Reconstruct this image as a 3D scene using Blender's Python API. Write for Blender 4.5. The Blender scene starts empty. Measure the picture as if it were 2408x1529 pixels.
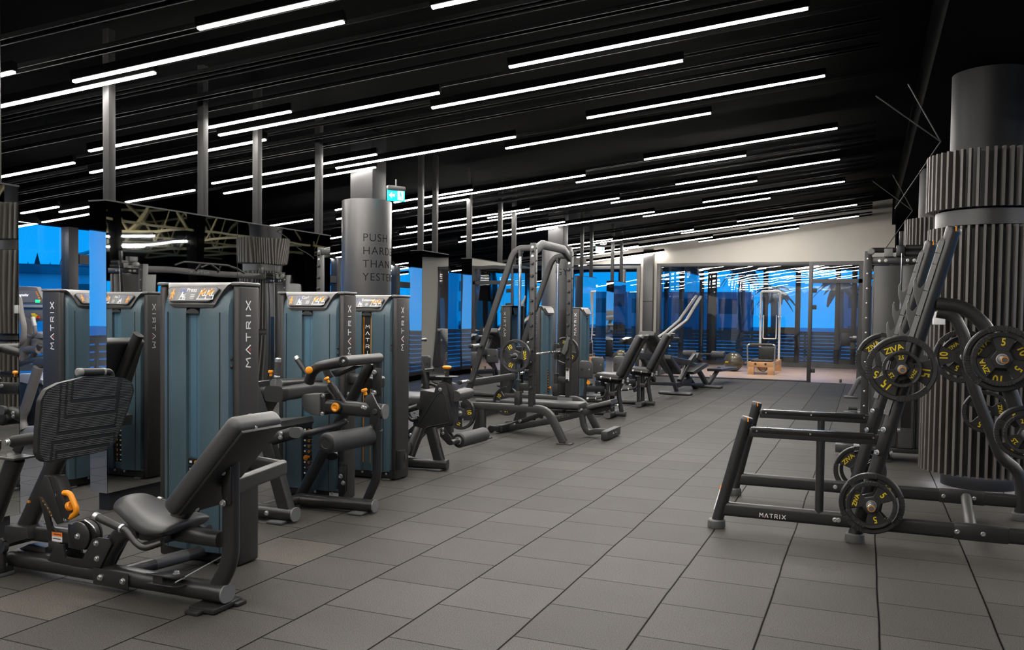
import bpy, bmesh, math, random
from mathutils import Vector, Matrix
V = Vector
PI = math.pi
random.seed(7)
S = bpy.context.scene
COL = S.collection

# ------------------------------------------------------------------ camera
EYE = 1.417
FPX, PITCH, ROLL, YAW, PPX, PPY = 2006.6, .0338, .0125, .394, 1204.0, 812.8
_f = V((-math.sin(YAW), math.cos(YAW), 0)); _r = V((math.cos(YAW), math.sin(YAW), 0)); _u = V((0, 0, 1))
CD = _f*math.cos(PITCH) - _u*math.sin(PITCH)
_u2 = _u*math.cos(PITCH) + _f*math.sin(PITCH)
CR = _r*math.cos(ROLL) + _u2*math.sin(ROLL)
CU = _u2*math.cos(ROLL) - _r*math.sin(ROLL)
EYEP = V((0, 0, EYE))
cam = bpy.data.cameras.new('camera')
camo = bpy.data.objects.new('camera', cam); COL.objects.link(camo)
camo.matrix_world = Matrix(((CR.x, CU.x, -CD.x, 0), (CR.y, CU.y, -CD.y, 0), (CR.z, CU.z, -CD.z, EYE), (0, 0, 0, 1)))
cam.sensor_width = 36.0; cam.sensor_fit = 'HORIZONTAL'
cam.lens = 36.0*FPX/2408.0
cam.shift_y = (PPY-764.5)/2408.0
cam.clip_start = .05; cam.clip_end = 500
S.camera = camo

def at(x, y, **k):
    """the point of the room that was surveyed at photo position x, y on the plane X=, Y= or Z="""
    (a, v), = k.items(); i = 'XYZ'.index(a)
    q = CD + CR*((x-PPX)/FPX) - CU*((y-PPY)/FPX)
    return EYEP + q*((v-EYEP[i])/q[i])

# ------------------------------------------------------------------ materials
MATS = {}
def mat(name, col, rough=.5, metal=0.0, spec=.5, bump=None, var=None, coat=0.0, emit=None, estr=1.0):
    m = bpy.data.materials.new(name); m.use_nodes = True
    nt = m.node_tree; b = nt.nodes['Principled BSDF']
    b.inputs['Base Color'].default_value = (*col, 1); b.inputs['Roughness'].default_value = rough
    b.inputs['Metallic'].default_value = metal; b.inputs['Specular IOR Level'].default_value = spec
    b.inputs['Coat Weight'].default_value = coat
    if emit:
        b.inputs['Emission Color'].default_value = (*emit, 1); b.inputs['Emission Strength'].default_value = estr
    if bump or var:
        tc = nt.nodes.new('ShaderNodeTexCoord')
        sc = (bump or var)[0]
        n = nt.nodes.new('ShaderNodeTexNoise'); n.inputs['Scale'].default_value = sc; n.inputs['Detail'].default_value = 3
        nt.links.new(tc.outputs['Object'], n.inputs['Vector'])
        if bump:
            bp = nt.nodes.new('ShaderNodeBump'); bp.inputs['Strength'].default_value = bump[1]; bp.inputs['Distance'].default_value = bump[2]
            nt.links.new(n.outputs['Fac'], bp.inputs['Height']); nt.links.new(bp.outputs['Normal'], b.inputs['Normal'])
        if var:
            n2 = nt.nodes.new('ShaderNodeTexNoise'); n2.inputs['Scale'].default_value = var[0]; n2.inputs['Detail'].default_value = 4
            nt.links.new(tc.outputs['Object'], n2.inputs['Vector'])
            mx = nt.nodes.new('ShaderNodeMixRGB'); mx.inputs[1].default_value = (*[c*(1-var[1]) for c in col], 1); mx.inputs[2].default_value = (*[min(1, c*(1+var[1])) for c in col], 1)
            nt.links.new(n2.outputs['Fac'], mx.inputs[0]); nt.links.new(mx.outputs[0], b.inputs['Base Color'])
    MATS[name] = m
    return m

# ------------------------------------------------------------------ mesh helpers
def rotz(a): return Matrix.Rotation(a, 3, 'Z')
def box(bm, c, s, R=None, bev=0, seg=2, mi=0):
    c = V(c); vs = []
    for x in (-.5, .5):
        for y in (-.5, .5):
            for z in (-.5, .5):
                p = V((x*s[0], y*s[1], z*s[2]))
                if R is not None: p = R @ p
                vs.append(bm.verts.new(c+p))
    fs = [bm.faces.new([vs[i] for i in q]) for q in ((0,1,3,2),(4,6,7,5),(0,4,5,1),(2,3,7,6),(0,2,6,4),(1,5,7,3))]
    for f in fs: f.material_index = mi
    if bev:
        es = list({e for f in fs for e in f.edges})
        r = bmesh.ops.bevel(bm, geom=es, offset=bev, segments=seg, profile=.5, affect='EDGES')
        for f in r['faces']: f.material_index = mi
    return fs
def bx(bm, x0, x1, y0, y1, z0, z1, bev=0, mi=0, seg=2):
    return box(bm, ((x0+x1)/2, (y0+y1)/2, (z0+z1)/2), (abs(x1-x0), abs(y1-y0), abs(z1-z0)), None, bev, seg, mi)
def frame(d, up=(0, 0, 1)):
    d = V(d).normalized(); up = V(up)
    if abs(d.dot(up.normalized())) > .985: up = V((0, 1, 0)) if abs(d.y) < .9 else V((1, 0, 0))
    s = d.cross(up).normalized(); u = s.cross(d).normalized()
    return d, s, u
def beam(bm, p0, p1, w, h, up=(0, 0, 1), bev=0, seg=2, mi=0):
    p0 = V(p0); p1 = V(p1); d, s, u = frame(p1-p0, up)
    R = Matrix((s, d, u)).transposed()
    return box(bm, (p0+p1)/2, (w, (p1-p0).length, h), R, bev, seg, mi)
def fillet(pts, R, n=6):
    pts = [V(p) for p in pts]
    if R <= 0 or len(pts) < 3: return pts
    out = [pts[0]]
    for i in range(1, len(pts)-1):
        a, b, c = pts[i-1], pts[i], pts[i+1]
        d1 = (a-b); d2 = (c-b); l1, l2 = d1.length, d2.length; d1.normalize(); d2.normalize()
        ang = math.acos(max(-1, min(1, d1.dot(d2))))
        if ang > PI-.03: out.append(b); continue
        t = min(R/math.tan(ang/2), l1*.49, l2*.49); r = t*math.tan(ang/2)
        ctr = b + (d1+d2).normalized()*(r/math.sin(ang/2))
        s0 = b+d1*t-ctr; s1 = b+d2*t-ctr
        for k in range(n+1):
            u = k/n; tot = PI-ang
            w0 = math.sin((1-u)*tot)/math.sin(tot); w1 = math.sin(u*tot)/math.sin(tot)
            out.append(ctr+s0*w0+s1*w1)
    out.append(pts[-1]); return out
def rounded(pts, R, n=4):
    """closed 2D outline with rounded corners"""
    P = [V((a, b, 0)) for a, b in pts]; m = (P[-1]+P[0])/2
    return [(p.x, p.y) for p in fillet([m]+P+[m], R, n)[:-1]]
def circ(r, n=16): return [(r*math.cos(2*PI*i/n), r*math.sin(2*PI*i/n)) for i in range(n)]
def oval(w, h, n=20):
    """stadium-like rounded rectangle profile"""
    r = min(w, h)/2; return rrect(w, h, r*.98, max(3, n//4))
def rrect(w, h, r, n=3):
    o = []
    for cx, cy, a0 in ((w/2-r, h/2-r, 0), (-w/2+r, h/2-r, PI/2), (-w/2+r, -h/2+r, PI), (w/2-r, -h/2+r, 3*PI/2)):
        for k in range(n+1):
            a = a0+PI/2*k/n; o.append((cx+r*math.cos(a), cy+r*math.sin(a)))
    return o
def tube(bm, pts, prof, R=0, up=(0, 0, 1), mi=0, closed=False, n=6):
    """sweep a profile (list of side,up offsets or a radius) along a polyline with rounded corners"""
    if not isinstance(prof, list): prof = circ(prof, 14 if prof < .02 else 18)
    P = fillet(pts, R, n); P = [p for i, p in enumerate(P) if i == 0 or (p-P[i-1]).length > 1e-5]
    N = len(P); rings = []; s = None
    for i, p in enumerate(P):
        if closed: t = (P[(i+1) % N]-P[i-1]).normalized()
        elif i == 0: t = (P[1]-P[0]).normalized()
        elif i == N-1: t = (P[-1]-P[-2]).normalized()
        else: t = ((P[i+1]-p).normalized()+(p-P[i-1]).normalized()).normalized()
        if s is None: _, s, u = frame(t, up)
        else:
            s = (s-t*s.dot(t)).normalized(); u = s.cross(t).normalized()
        k = 1.0
        if 0 < i < N-1 and not closed:
            c = (P[i+1]-p).normalized().dot((p-P[i-1]).normalized()); k = 1/max(.5, math.sqrt((1+c)/2))
            # widen along the bisecting direction only
            bis = ((P[i+1]-p).normalized()-(p-P[i-1]).normalized())
            if bis.length > 1e-4:
                bis.normalize()
                ring = []
                for a, b in prof:
                    o = s*a+u*b; o += bis*(o.dot(bis)*(k-1)); ring.append(bm.verts.new(p+o))
                rings.append(ring); continue
        rings.append([bm.verts.new(p+s*a+u*b) for a, b in prof])
    M = len(prof); fs = []
    for i in range(N if closed else N-1):
        A, B = rings[i], rings[(i+1) % N]
        for j in range(M):
            f = bm.faces.new((A[j], A[(j+1) % M], B[(j+1) % M], B[j])); f.material_index = mi; fs.append(f)
    if not closed:
        for r, rev in ((rings[0], True), (rings[-1], False)):
            f = bm.faces.new(r[::-1] if rev else r); f.material_index = mi; fs.append(f)
    return fs
def lathe(bm, o, ax, prof, n=24, mi=0, cap=True):
    """surface of revolution: prof = [(radius, height along ax)]"""
    o = V(o); d, s, u = frame(ax); rings = []
    for r, h in prof:
        if r < 1e-6: rings.append([bm.verts.new(o+d*h)])
        else: rings.append([bm.verts.new(o+d*h+(s*math.cos(2*PI*i/n)+u*math.sin(2*PI*i/n))*r) for i in range(n)])
    for A, B in zip(rings, rings[1:]):
        for j in range(n):
            q = [A[j % len(A)], A[(j+1) % len(A)], B[(j+1) % len(B)], B[j % len(B)]]
            q2 = []
            for v in q:
                if v not in q2: q2.append(v)
            if len(q2) > 2: bm.faces.new(q2).material_index = mi
    if cap:
        for r in (rings[0], rings[-1]):
            if len(r) > 2: bm.faces.new(r).material_index = mi
def cyl(bm, p0, p1, r, n=20, bev=.0, mi=0):
    p0 = V(p0); p1 = V(p1); L = (p1-p0).length; b = min(bev, r*.5, L*.45)
    pr = [(r-b, 0), (r, b), (r, L-b), (r-b, L)] if b > 0 else [(r, 0), (r, L)]
    lathe(bm, p0, p1-p0, pr, n, mi)
def prism(bm, pts, ext, bev=0, mi=0, seg=2):
    """solid from a planar outline pushed by the vector ext"""
    ext = V(ext); A = [bm.verts.new(V(p)) for p in pts]; B = [bm.verts.new(V(p)+ext) for p in pts]; n = len(pts)
    fs = [bm.faces.new(A), bm.faces.new(B[::-1])]
    for i in range(n): fs.append(bm.faces.new((A[i], B[i], B[(i+1) % n], A[(i+1) % n])))
    for f in fs: f.material_index = mi
    if bev:
        es = list(set(fs[0].edges) | set(fs[1].edges))
        r = bmesh.ops.bevel(bm, geom=es, offset=bev, segments=seg, profile=.5, affect='EDGES')
        for f in r['faces']: f.material_index = mi
    return fs
def bolt(bm, p, d, r=.012, mi=0):
    d = V(d).normalized()
    lathe(bm, p, d, [(r*1.25, 0), (r*1.25, r*.25), (r*.95, r*.3), (r*.95, r*.9), (r*.8, r*1.05), (r*.45, r*1.05), (r*.4, r*.6)], 14, mi)

def new(): return bmesh.new()
SPLIT = {'bolt', 'plug', 'foot_pad', 'rivet', 'metal_ring', 'wood_plug', 'hole_ring', 'stack_plate', 'scale_mark', 'hinge', 'spring_clamp', 'upright_bolt', 'hook_stud', 'shroud_seam', 'shell_seam', 'yellow_stripe', 'foot', 'ladder_notch', 'index_hole', 'grip_ridges', 'weight_number', 'screen_icon', 'handle_end', 'seat_handle_tube', 'bar_handle', 'stack_shroud', 'lever_pad', 'column_lining', 'pivot_pin', 'rail_foot', 'channel_rib', 'cable_stop', 'bracing_cable_run', 'handle_mount', 'adjuster_tube', 'thigh_pad_end'}
def islands(bm):
    bm.verts.index_update(); seen = set(); out = []
    for v in bm.verts:
        if v in seen: continue
        st = [v]; seen.add(v); comp = []
        while st:
            a = st.pop(); comp.append(a)
            for e in a.link_edges:
                b = e.other_vert(a)
                if b not in seen: seen.add(b); st.append(b)
        out.append(comp)
    return out
def build(name, bm, m, parent=None, sharp=.7, xf=None):
    if name in SPLIT and parent is not None:
        isl = islands(bm)
        if len(isl) > 1:
            last = None; idx = {v: i for i, c in enumerate(isl) for v in c}
            fl = [[] for _ in isl]
            for f in bm.faces: fl[idx[f.verts[0]]].append(f)
            for c, fs in zip(isl, fl):
                b2 = bmesh.new(); mp = {v: b2.verts.new(v.co) for v in c}
                for f in fs: b2.faces.new([mp[v] for v in f.verts]).material_index = f.material_index
                last = build_one(name, b2, m, parent, sharp, xf)
            bm.free(); return last
    return build_one(name, bm, m, parent, sharp, xf)
def build_one(name, bm, m, parent=None, sharp=.7, xf=None):
    bmesh.ops.recalc_face_normals(bm, faces=bm.faces[:])
    if xf is not None: bm.transform(xf)
    o0 = V((0, 0, 0))
    if parent is not None:
        q = parent
        while q is not None: o0 = o0+q.location; q = q.parent
    else:
        xs = [v.co for v in bm.verts]
        lo = V([min(c[i] for c in xs) for i in range(3)]); hi = V([max(c[i] for c in xs) for i in range(3)])
        o0 = V(((lo.x+hi.x)/2, (lo.y+hi.y)/2, lo.z))
    bmesh.ops.translate(bm, verts=bm.verts[:], vec=-o0)
    bm.normal_update()
    for f in bm.faces: f.smooth = True
    for e in bm.edges:
        if len(e.link_faces) == 2 and e.calc_face_angle(0) > sharp: e.smooth = False
    me = bpy.data.meshes.new(name); bm.to_mesh(me); bm.free()
    for mm in (m if isinstance(m, (list, tuple)) else [m]): me.materials.append(MATS[mm] if isinstance(mm, str) else mm)
    o = bpy.data.objects.new(name, me); COL.objects.link(o)
    if parent is not None: o.parent = parent
    else: o.location = o0
    return o
def tag(o, label, cat, group=None):
    o['label'] = label; o['category'] = cat
    if group: o['group'] = group
    return o
def thing(name, label, cat, loc, group=None):
    o = bpy.data.objects.new(name, None); COL.objects.link(o); o.location = V(loc); o.empty_display_size = .2
    return tag(o, label, cat, group)
def struct(name, bm, m):
    o = build(name, bm, m); o['kind'] = 'structure'; return o
def copy_tree(o, parent=None):
    c = o.copy(); COL.objects.link(c)
    if parent is not None: c.parent = parent
    for ch in list(o.children): copy_tree(ch, c)
    return c

# lettering ------------------------------------------------------
_fonts = {}
def text_bm(bm, s, origin, xdir, ydir, size, depth=.002, mi=0, bold=.0, align='CENTER', spacing=1.0, sx=1.0):
    """flat raised letters: xdir runs along the line, ydir is up; origin is the middle of the line"""
    key = (s, bold, spacing)
    if key not in _fonts:
        cu = bpy.data.curves.new('letters', 'FONT'); cu.body = s; cu.size = 1; cu.align_x = 'CENTER'; cu.align_y = 'CENTER'
        cu.offset = bold; cu.space_character = spacing; cu.resolution_u = 3; cu.extrude = .5
        ob = bpy.data.objects.new('letters', cu); COL.objects.link(ob)
        dg = bpy.context.evaluated_depsgraph_get(); me = bpy.data.meshes.new_from_object(ob.evaluated_get(dg))
        vs = [v.co.copy() for v in me.vertices]; fs = [tuple(p.vertices) for p in me.polygons]
        bpy.data.objects.remove(ob); bpy.data.curves.remove(cu); bpy.data.meshes.remove(me)
        _fonts[key] = (vs, fs)
    vs, fs = _fonts[key]
    xd = V(xdir).normalized(); yd = V(ydir); yd = (yd-xd*yd.dot(xd)).normalized(); zd = xd.cross(yd); o = V(origin)
    off = 0 if align == 'CENTER' else -min(v.x for v in vs)*size*sx
    nv = [bm.verts.new(o+xd*(v.x*size*sx+off)+yd*(v.y*size)+zd*((v.z+.5)*depth)) for v in vs]
    for f in fs:
        try: bm.faces.new([nv[i] for i in f]).material_index = mi
        except ValueError: pass
def stroke(bm, pts, w, xf, depth, mi):
    for a, b in zip(pts, pts[1:]):
        a = V((*a, 0)); b = V((*b, 0)); d = (b-a).normalized(); n = V((-d.y, d.x, 0))*w/2; a2 = a-d*w*.28; b2 = b+d*w*.28
        q = [a2-n, b2-n, b2+n, a2+n]
        A = [bm.verts.new(xf(p.x, p.y, 0)) for p in q]; B = [bm.verts.new(xf(p.x, p.y, depth)) for p in q]
        fs = [A[::-1], B]+[[A[i], A[(i+1) % 4], B[(i+1) % 4], B[i]] for i in range(4)]
        for f in fs: bm.faces.new(f).material_index = mi
GLY = {'M': [[(0,0),(0.08,1),(.5,.45),(.92,1),(1,0)]], 'A': [[(0,0),(.5,1),(1,0)]], 'T': [[(0,.95),(1,.95)],[(.5,.95),(.5,0)]],
       'R': [[(.08,0),(.08,.95),(.85,.95),(.95,.8),(.95,.55),(.85,.42),(.08,.42)],[(.5,.42),(1,0)]], 'I': [[(.5,0),(.5,1)]], 'X': [[(0,0),(1,1)],[(0,1),(1,0)]]}
def wordmark(bm, o, xdir, ydir, length, h, depth=.0015, mi=0, mired=1, w=None):
    """the wide six-letter wordmark, with a small red triangle under the second letter"""
    xd = V(xdir).normalized(); yd = V(ydir).normalized(); zd = xd.cross(yd); o = V(o)-xd*length/2
    adv = length/6.0; w = w or h*.17
    x = 0
    widths = {'M': .82, 'A': .78, 'T': .72, 'R': .66, 'I': .3, 'X': .78}
    tot = sum(widths.values()); gap = (length/adv-tot)/5*adv
    for ch in 'MATRIX':
        cw = widths[ch]*adv
        xf = lambda u, v, d, x=x: o+xd*(x+u)+yd*(v-h/2)+zd*d
        for st in GLY[ch]: stroke(bm, [(p[0]*cw, p[1]*h) for p in st], w, xf, depth, mi)
        if ch == 'A':
            t = [(cw*.34, 0), (cw*.66, 0), (cw*.5, h*.42)]
            bm.faces.new([bm.verts.new(xf(p[0], p[1], depth)) for p in t]).material_index = mired
        x += cw+gap
# ------------------------------------------------------------------ materials used by the scene
mat('black_metal', (.019, .0183, .018), .35, 0, .5)
mat('black_dark', (.012, .012, .012), .5)
mat('black_gloss', (.012, .012, .012), .16, 0, .6)
mat('mid_metal', (.042, .041, .040), .4)
mat('grey_cap', (.17, .17, .165), .45)
mat('silver', (.62, .62, .61), .28, .9)
mat('chrome', (.75, .75, .75), .14, 1.0)
mat('leather', (.043, .043, .044), .42, 0, .5, bump=(220, .12, .002))
mat('foam', (.048, .048, .049), .55, 0, .4)
mat('rubber', (.015, .015, .015), .5)
mat('rubber_edge', (.02, .02, .02), .36)
mat('rib_edge', (.075, .075, .074), .4)
mat('grey_foot', (.085, .085, .083), .55)
mat('tower_side', (.028, .0253, .0242), .45)
mat('teal', (.055, .093, .115), .34, 0, .5, var=(3, .12))
mat('teal_channel', (.058, .125, .175), .35)
mat('tower_cap', (.105, .103, .10), .38)
mat('placard', (.11, .107, .104), .35)
mat('placard_light', (.15, .15, .155), .4)
mat('white', (.75, .75, .74), .45)
mat('ink_blue', (.12, .16, .42), .5)
mat('red', (.65, .02, .015), .4)
mat('orange', (.85, .30, .012), .35)
mat('yellow', (.66, .50, .008), .45)
mat('orange_label', (.85, .22, .03), .5)
mat('skin', (.75, .38, .16), .6)
mat('wood', (.52, .27, .11), .4, var=(9, .25))
mat('hatch', (.10, .098, .094), .45)
mat('beige', (.34, .318, .284), .75, var=(2, .05))
mat('front_plaster', (.55, .53, .50), .8)
mat('soffit', (.0006, .0006, .0006), .9, 0, .02)
mat('ceiling_black', (.0005, .0005, .0005), .9, 0, .02)
mat('baffle', (.0005, .0005, .0005), .8, 0, .02)
mat('baffle_slat', (.0032, .0032, .0032), .6, 0, .06)
mat('post_grey', (.02, .0195, .019), .5, 0, .3)
mat('frame_grey', (.027, .0265, .026), .42)
mat('frame_dark', (.007, .0075, .009), .45, 0, .3)
mat('column_steel', (.062, .061, .060), .36, .6)
mat('duct', (.10, .10, .103), .45, .6)
mat('core_dark', (.009, .009, .0095), .5, 0, .3)
mat('slat_brown', (.115, .104, .094), .5, var=(12, .2))
mat('strip_light', (1, 1, 1), .5, emit=(1.0, .955, .90), estr=58)
mat('led_ring', (1, 1, 1), .5, emit=(.9, .9, 1.0), estr=9)
mat('exit_green', (.0, .35, .42), .4, emit=(.0, .55, .72), estr=.75)
mat('exit_white', (.8, .95, 1), .4, emit=(.75, .95, 1.0), estr=1.2)
mat('truss', (.20, .175, .085), .5)
mat('pipe_red', (.45, .05, .02), .5)
mat('screen', (.03, .03, .034), .2, emit=(.10, .09, .085), estr=.5)
mat('screen_green', (0, .3, .1), .4, emit=(.02, .8, .25), estr=1)
mat('screen_white', (.5, .5, .6), .4, emit=(.75, .72, 1), estr=.8)
mat('cardio_grey', (.13, .125, .125), .4)
mat('cardio_silver', (.36, .36, .365), .35, .2)
mat('hill', (.42, .46, .48), .9)
mat('house_wall', (.75, .78, .8), .8)
mat('house_grey', (.22, .25, .28), .8)
mat('house_roof', (.07, .08, .09), .8)
mat('conifer', (.03, .06, .055), .9)
mat('palm_leaf', (.03, .05, .045), .8)
mat('trunk', (.08, .07, .06), .9)
mat('coaster', (.25, .5, .45), .6)
mat('fence', (.055, .056, .06), .6)
mat('snow', (.75, .78, .8), .8)

def nodes(m):
    nt = m.node_tree
    def N(t, **k):
        n = nt.nodes.new('ShaderNode'+t)
        for a, b in k.items(): setattr(n, a, b)
        return n
    def M(op, a, b=None, c=None):
        n = N('Math', operation=op)
        for i, v in enumerate((a, b, c)):
            if v is None: continue
            if isinstance(v, (int, float)): n.inputs[i].default_value = v
            else: nt.links.new(v, n.inputs[i])
        return n.outputs[0]
    return nt, N, M

def mirror_material():
    m = mat('mirror', (.80, .815, .81), .015, 1.0); nt, N, M = nodes(m)
    g = N('NewGeometry'); n = N('TexNoise'); n.inputs['Scale'].default_value = 1.1; n.inputs['Detail'].default_value = .5
    mp = N('Mapping'); mp.inputs['Scale'].default_value = (2.2, 2.2, .8)
    nt.links.new(g.outputs['Position'], mp.inputs['Vector']); nt.links.new(mp.outputs[0], n.inputs['Vector'])
    b = N('Bump'); b.inputs['Strength'].default_value = .2; b.inputs['Distance'].default_value = .012
    nt.links.new(n.outputs['Fac'], b.inputs['Height']); nt.links.new(b.outputs[0], nt.nodes['Principled BSDF'].inputs['Normal'])
mirror_material()

def glass_material(name, tint, refl, rough=0.0, wav=0.0, fk=.6):
    m = bpy.data.materials.new(name); m.use_nodes = True; MATS[name] = m
    nt, N, M = nodes(m); nt.nodes.remove(nt.nodes['Principled BSDF'])
    t = N('BsdfTransparent'); t.inputs[0].default_value = (*tint, 1); g = N('BsdfGlossy'); g.inputs['Roughness'].default_value = rough
    fr = N('Fresnel'); fr.inputs[0].default_value = 1.5; f = M('ADD', M('MULTIPLY', fr.outputs[0], fk), refl)
    mx = N('MixShader'); nt.links.new(f, mx.inputs[0]); nt.links.new(t.outputs[0], mx.inputs[1]); nt.links.new(g.outputs[0], mx.inputs[2])
    if wav:
        gg = N('NewGeometry'); n = N('TexNoise'); n.inputs['Scale'].default_value = 1.6; n.inputs['Detail'].default_value = 1
        nt.links.new(gg.outputs['Position'], n.inputs['Vector'])
        b = N('Bump'); b.inputs['Strength'].default_value = wav; b.inputs['Distance'].default_value = .01
        nt.links.new(n.outputs['Fac'], b.inputs['Height']); nt.links.new(b.outputs[0], g.inputs['Normal'])
    nt.links.new(mx.outputs[0], nt.nodes['Material Output'].inputs['Surface'])
glass_material('glass_partition', (.95, .965, .97), .035, 0, .10)
glass_material('glass_window', (.93, .97, .99), .0, 0, .15, .3)

def floor_material():
    m = mat('rubber_tiles', (.1, .1, .1), .62, 0, .35); nt, N, M = nodes(m); B = nt.nodes['Principled BSDF']
    g = N('NewGeometry'); sp = N('SeparateXYZ'); nt.links.new(g.outputs['Position'], sp.inputs[0]); x, y = sp.outputs[0], sp.outputs[1]
    wob = N('TexNoise'); wob.inputs['Scale'].default_value = 1.3; nt.links.new(g.outputs['Position'], wob.inputs['Vector'])
    xw = M('ADD', x, M('MULTIPLY', M('SUBTRACT', wob.outputs['Fac'], .5), .018))
    u = M('DIVIDE', M('ADD', xw, 2.4167), .5); c = M('FLOOR', u); fu = M('SUBTRACT', u, c)
    par = M('MODULO', M('ADD', M('ADD', c, 101), 0), 2.0)          # odd/even column
    v = M('ADD', M('DIVIDE', M('SUBTRACT', y, 3.699), .4725), M('MULTIPLY', par, .5)); r = M('FLOOR', v); fv = M('SUBTRACT', v, r)
    cb = N('CombineXYZ'); nt.links.new(c, cb.inputs[0]); nt.links.new(r, cb.inputs[1])
    wn = N('TexWhiteNoise', noise_dimensions='2D'); nt.links.new(cb.outputs[0], wn.inputs['Vector'])
    tone = M('ADD', .86, M('MULTIPLY', M('POWER', wn.outputs['Value'], 1.4), .34))
    # a few tiles come from another batch
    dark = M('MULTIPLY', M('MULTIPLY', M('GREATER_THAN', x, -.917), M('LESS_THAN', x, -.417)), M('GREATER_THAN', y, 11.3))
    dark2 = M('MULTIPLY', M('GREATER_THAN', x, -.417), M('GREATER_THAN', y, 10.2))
    tan = M('MULTIPLY', M('COMPARE', c, -2, .1), M('COMPARE', r, 1, .1))
    tan2 = M('MULTIPLY', M('COMPARE', c, -3, .1), M('COMPARE', r, -2, .1))
    tn = M('MAXIMUM', tan, tan2)
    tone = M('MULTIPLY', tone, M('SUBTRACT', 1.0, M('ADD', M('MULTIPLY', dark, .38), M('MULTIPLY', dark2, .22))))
    tone = M('MULTIPLY', tone, M('ADD', 1.0, M('MULTIPLY', tn, .28)))
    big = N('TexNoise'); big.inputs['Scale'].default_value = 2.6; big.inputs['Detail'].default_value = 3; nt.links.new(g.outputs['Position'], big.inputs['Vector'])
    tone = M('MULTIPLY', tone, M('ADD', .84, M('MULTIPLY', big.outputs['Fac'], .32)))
    fine = N('TexNoise'); fine.inputs['Scale'].default_value = 210; fine.inputs['Detail'].default_value = 2; nt.links.new(g.outputs['Position'], fine.inputs['Vector'])
    tone = M('MULTIPLY', tone, M('MINIMUM', 1.9, M('MAXIMUM', .3, M('ADD', 1.0, M('MULTIPLY', M('SUBTRACT', fine.outputs['Fac'], .5), 4.0)))))
    # seams: wider along the aisle, thinner across
    eu = M('MINIMUM', fu, M('SUBTRACT', 1.0, fu)); ev = M('MINIMUM', fv, M('SUBTRACT', 1.0, fv))
    su = M('SMOOTH_MIN', 1.0, M('DIVIDE', eu, .014), .1); sv = M('MINIMUM', 1.0, M('DIVIDE', ev, .014))
    seam = M('MINIMUM', M('POWER', M('MAXIMUM', su, 0.0), 2.0), M('ADD', .03, M('MULTIPLY', sv, .97)))
    seam = M('MAXIMUM', seam, .03)
    nt.links.new(M('MULTIPLY', seam, .3), B.inputs['Specular IOR Level'])
    k = M('MULTIPLY', tone, seam)
    mixc = N('MixRGB', blend_type='MULTIPLY'); mixc.inputs[0].default_value = 1
    base = N('MixRGB'); base.inputs[1].default_value = (.052, .0485, .044, 1); base.inputs[2].default_value = (.066, .060, .052, 1); nt.links.new(tn, base.inputs[0])
    cc = N('CombineXYZ')
    for i in range(3): nt.links.new(k, cc.inputs[i])
    nt.links.new(base.outputs[0], mixc.inputs[1]); nt.links.new(cc.outputs[0], mixc.inputs[2]); nt.links.new(mixc.outputs[0], B.inputs['Base Color'])
    bp = N('Bump'); bp.inputs['Strength'].default_value = .5; bp.inputs['Distance'].default_value = .004
    nt.links.new(M('ADD', M('MULTIPLY', fine.outputs['Fac'], .6), M('MULTIPLY', seam, .25)), bp.inputs['Height']); nt.links.new(bp.outputs[0], B.inputs['Normal'])
floor_material()
def parquet_material():
    m = mat('parquet', (.4, .25, .15), .35); nt, N, M = nodes(m)
    g = N('NewGeometry'); br = N('TexBrick'); br.inputs['Scale'].default_value = 1; br.inputs['Brick Width'].default_value = .6; br.inputs['Row Height'].default_value = .12
    br.inputs['Mortar Size'].default_value = .004; br.inputs['Color1'].default_value = (.44, .33, .27, 1); br.inputs['Color2'].default_value = (.33, .24, .19, 1); br.inputs['Mortar'].default_value = (.2, .12, .08, 1)
    nt.links.new(g.outputs['Position'], br.inputs['Vector']); nt.links.new(br.outputs['Color'], nt.nodes['Principled BSDF'].inputs['Base Color'])
parquet_material()
def mesh_panel_material():
    m = mat('perforated', (.2, .2, .2), .4, .3); nt, N, M = nodes(m)
    g = N('NewGeometry'); sp = N('SeparateXYZ'); nt.links.new(g.outputs['Position'], sp.inputs[0])
    a = M('FRACT', M('MULTIPLY', M('ADD', sp.outputs[0], sp.outputs[1]), 170)); b = M('FRACT', M('MULTIPLY', sp.outputs[2], 170))
    d = M('ADD', M('POWER', M('SUBTRACT', a, .5), 2), M('POWER', M('SUBTRACT', b, .5), 2)); h = M('LESS_THAN', d, .08)
    mx = N('MixRGB'); mx.inputs[1].default_value = (.085, .084, .082, 1); mx.inputs[2].default_value = (.03, .03, .03, 1); nt.links.new(h, mx.inputs[0]); nt.links.new(mx.outputs[0], nt.nodes['Principled BSDF'].inputs['Base Color'])
mesh_panel_material()

# ------------------------------------------------------------------ room shell
XL, XR, YB, YF = -9.0, 10.0, 20.68, -4.0
def zroof(x): return 3.646+.1314*x
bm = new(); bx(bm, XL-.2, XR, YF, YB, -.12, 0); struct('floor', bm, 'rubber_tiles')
bm = new(); bx(bm, -4.9, 3.5, YB, 27.2, -.12, .004); struct('floor_studio', bm, 'parquet')
bm = new()
prism(bm, [(XL-.3, YF, zroof(XL)+.42), (.45, YF, zroof(.45)+.42), (.45, YF, zroof(.45)+.6), (XL-.3, YF, zroof(XL)+.6)], (0, YB-YF+7, 0)); struct('ceiling', bm, 'ceiling_black')
bm = new(); bx(bm, .45, 2.3, YF, YB, 3.55, 5.6); struct('ceiling_soffit', bm, 'soffit')
bm = new(); bx(bm, 2.3, XR, YF, YB, 4.4, 4.6); struct('ceiling_right', bm, 'ceiling_black')
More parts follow.
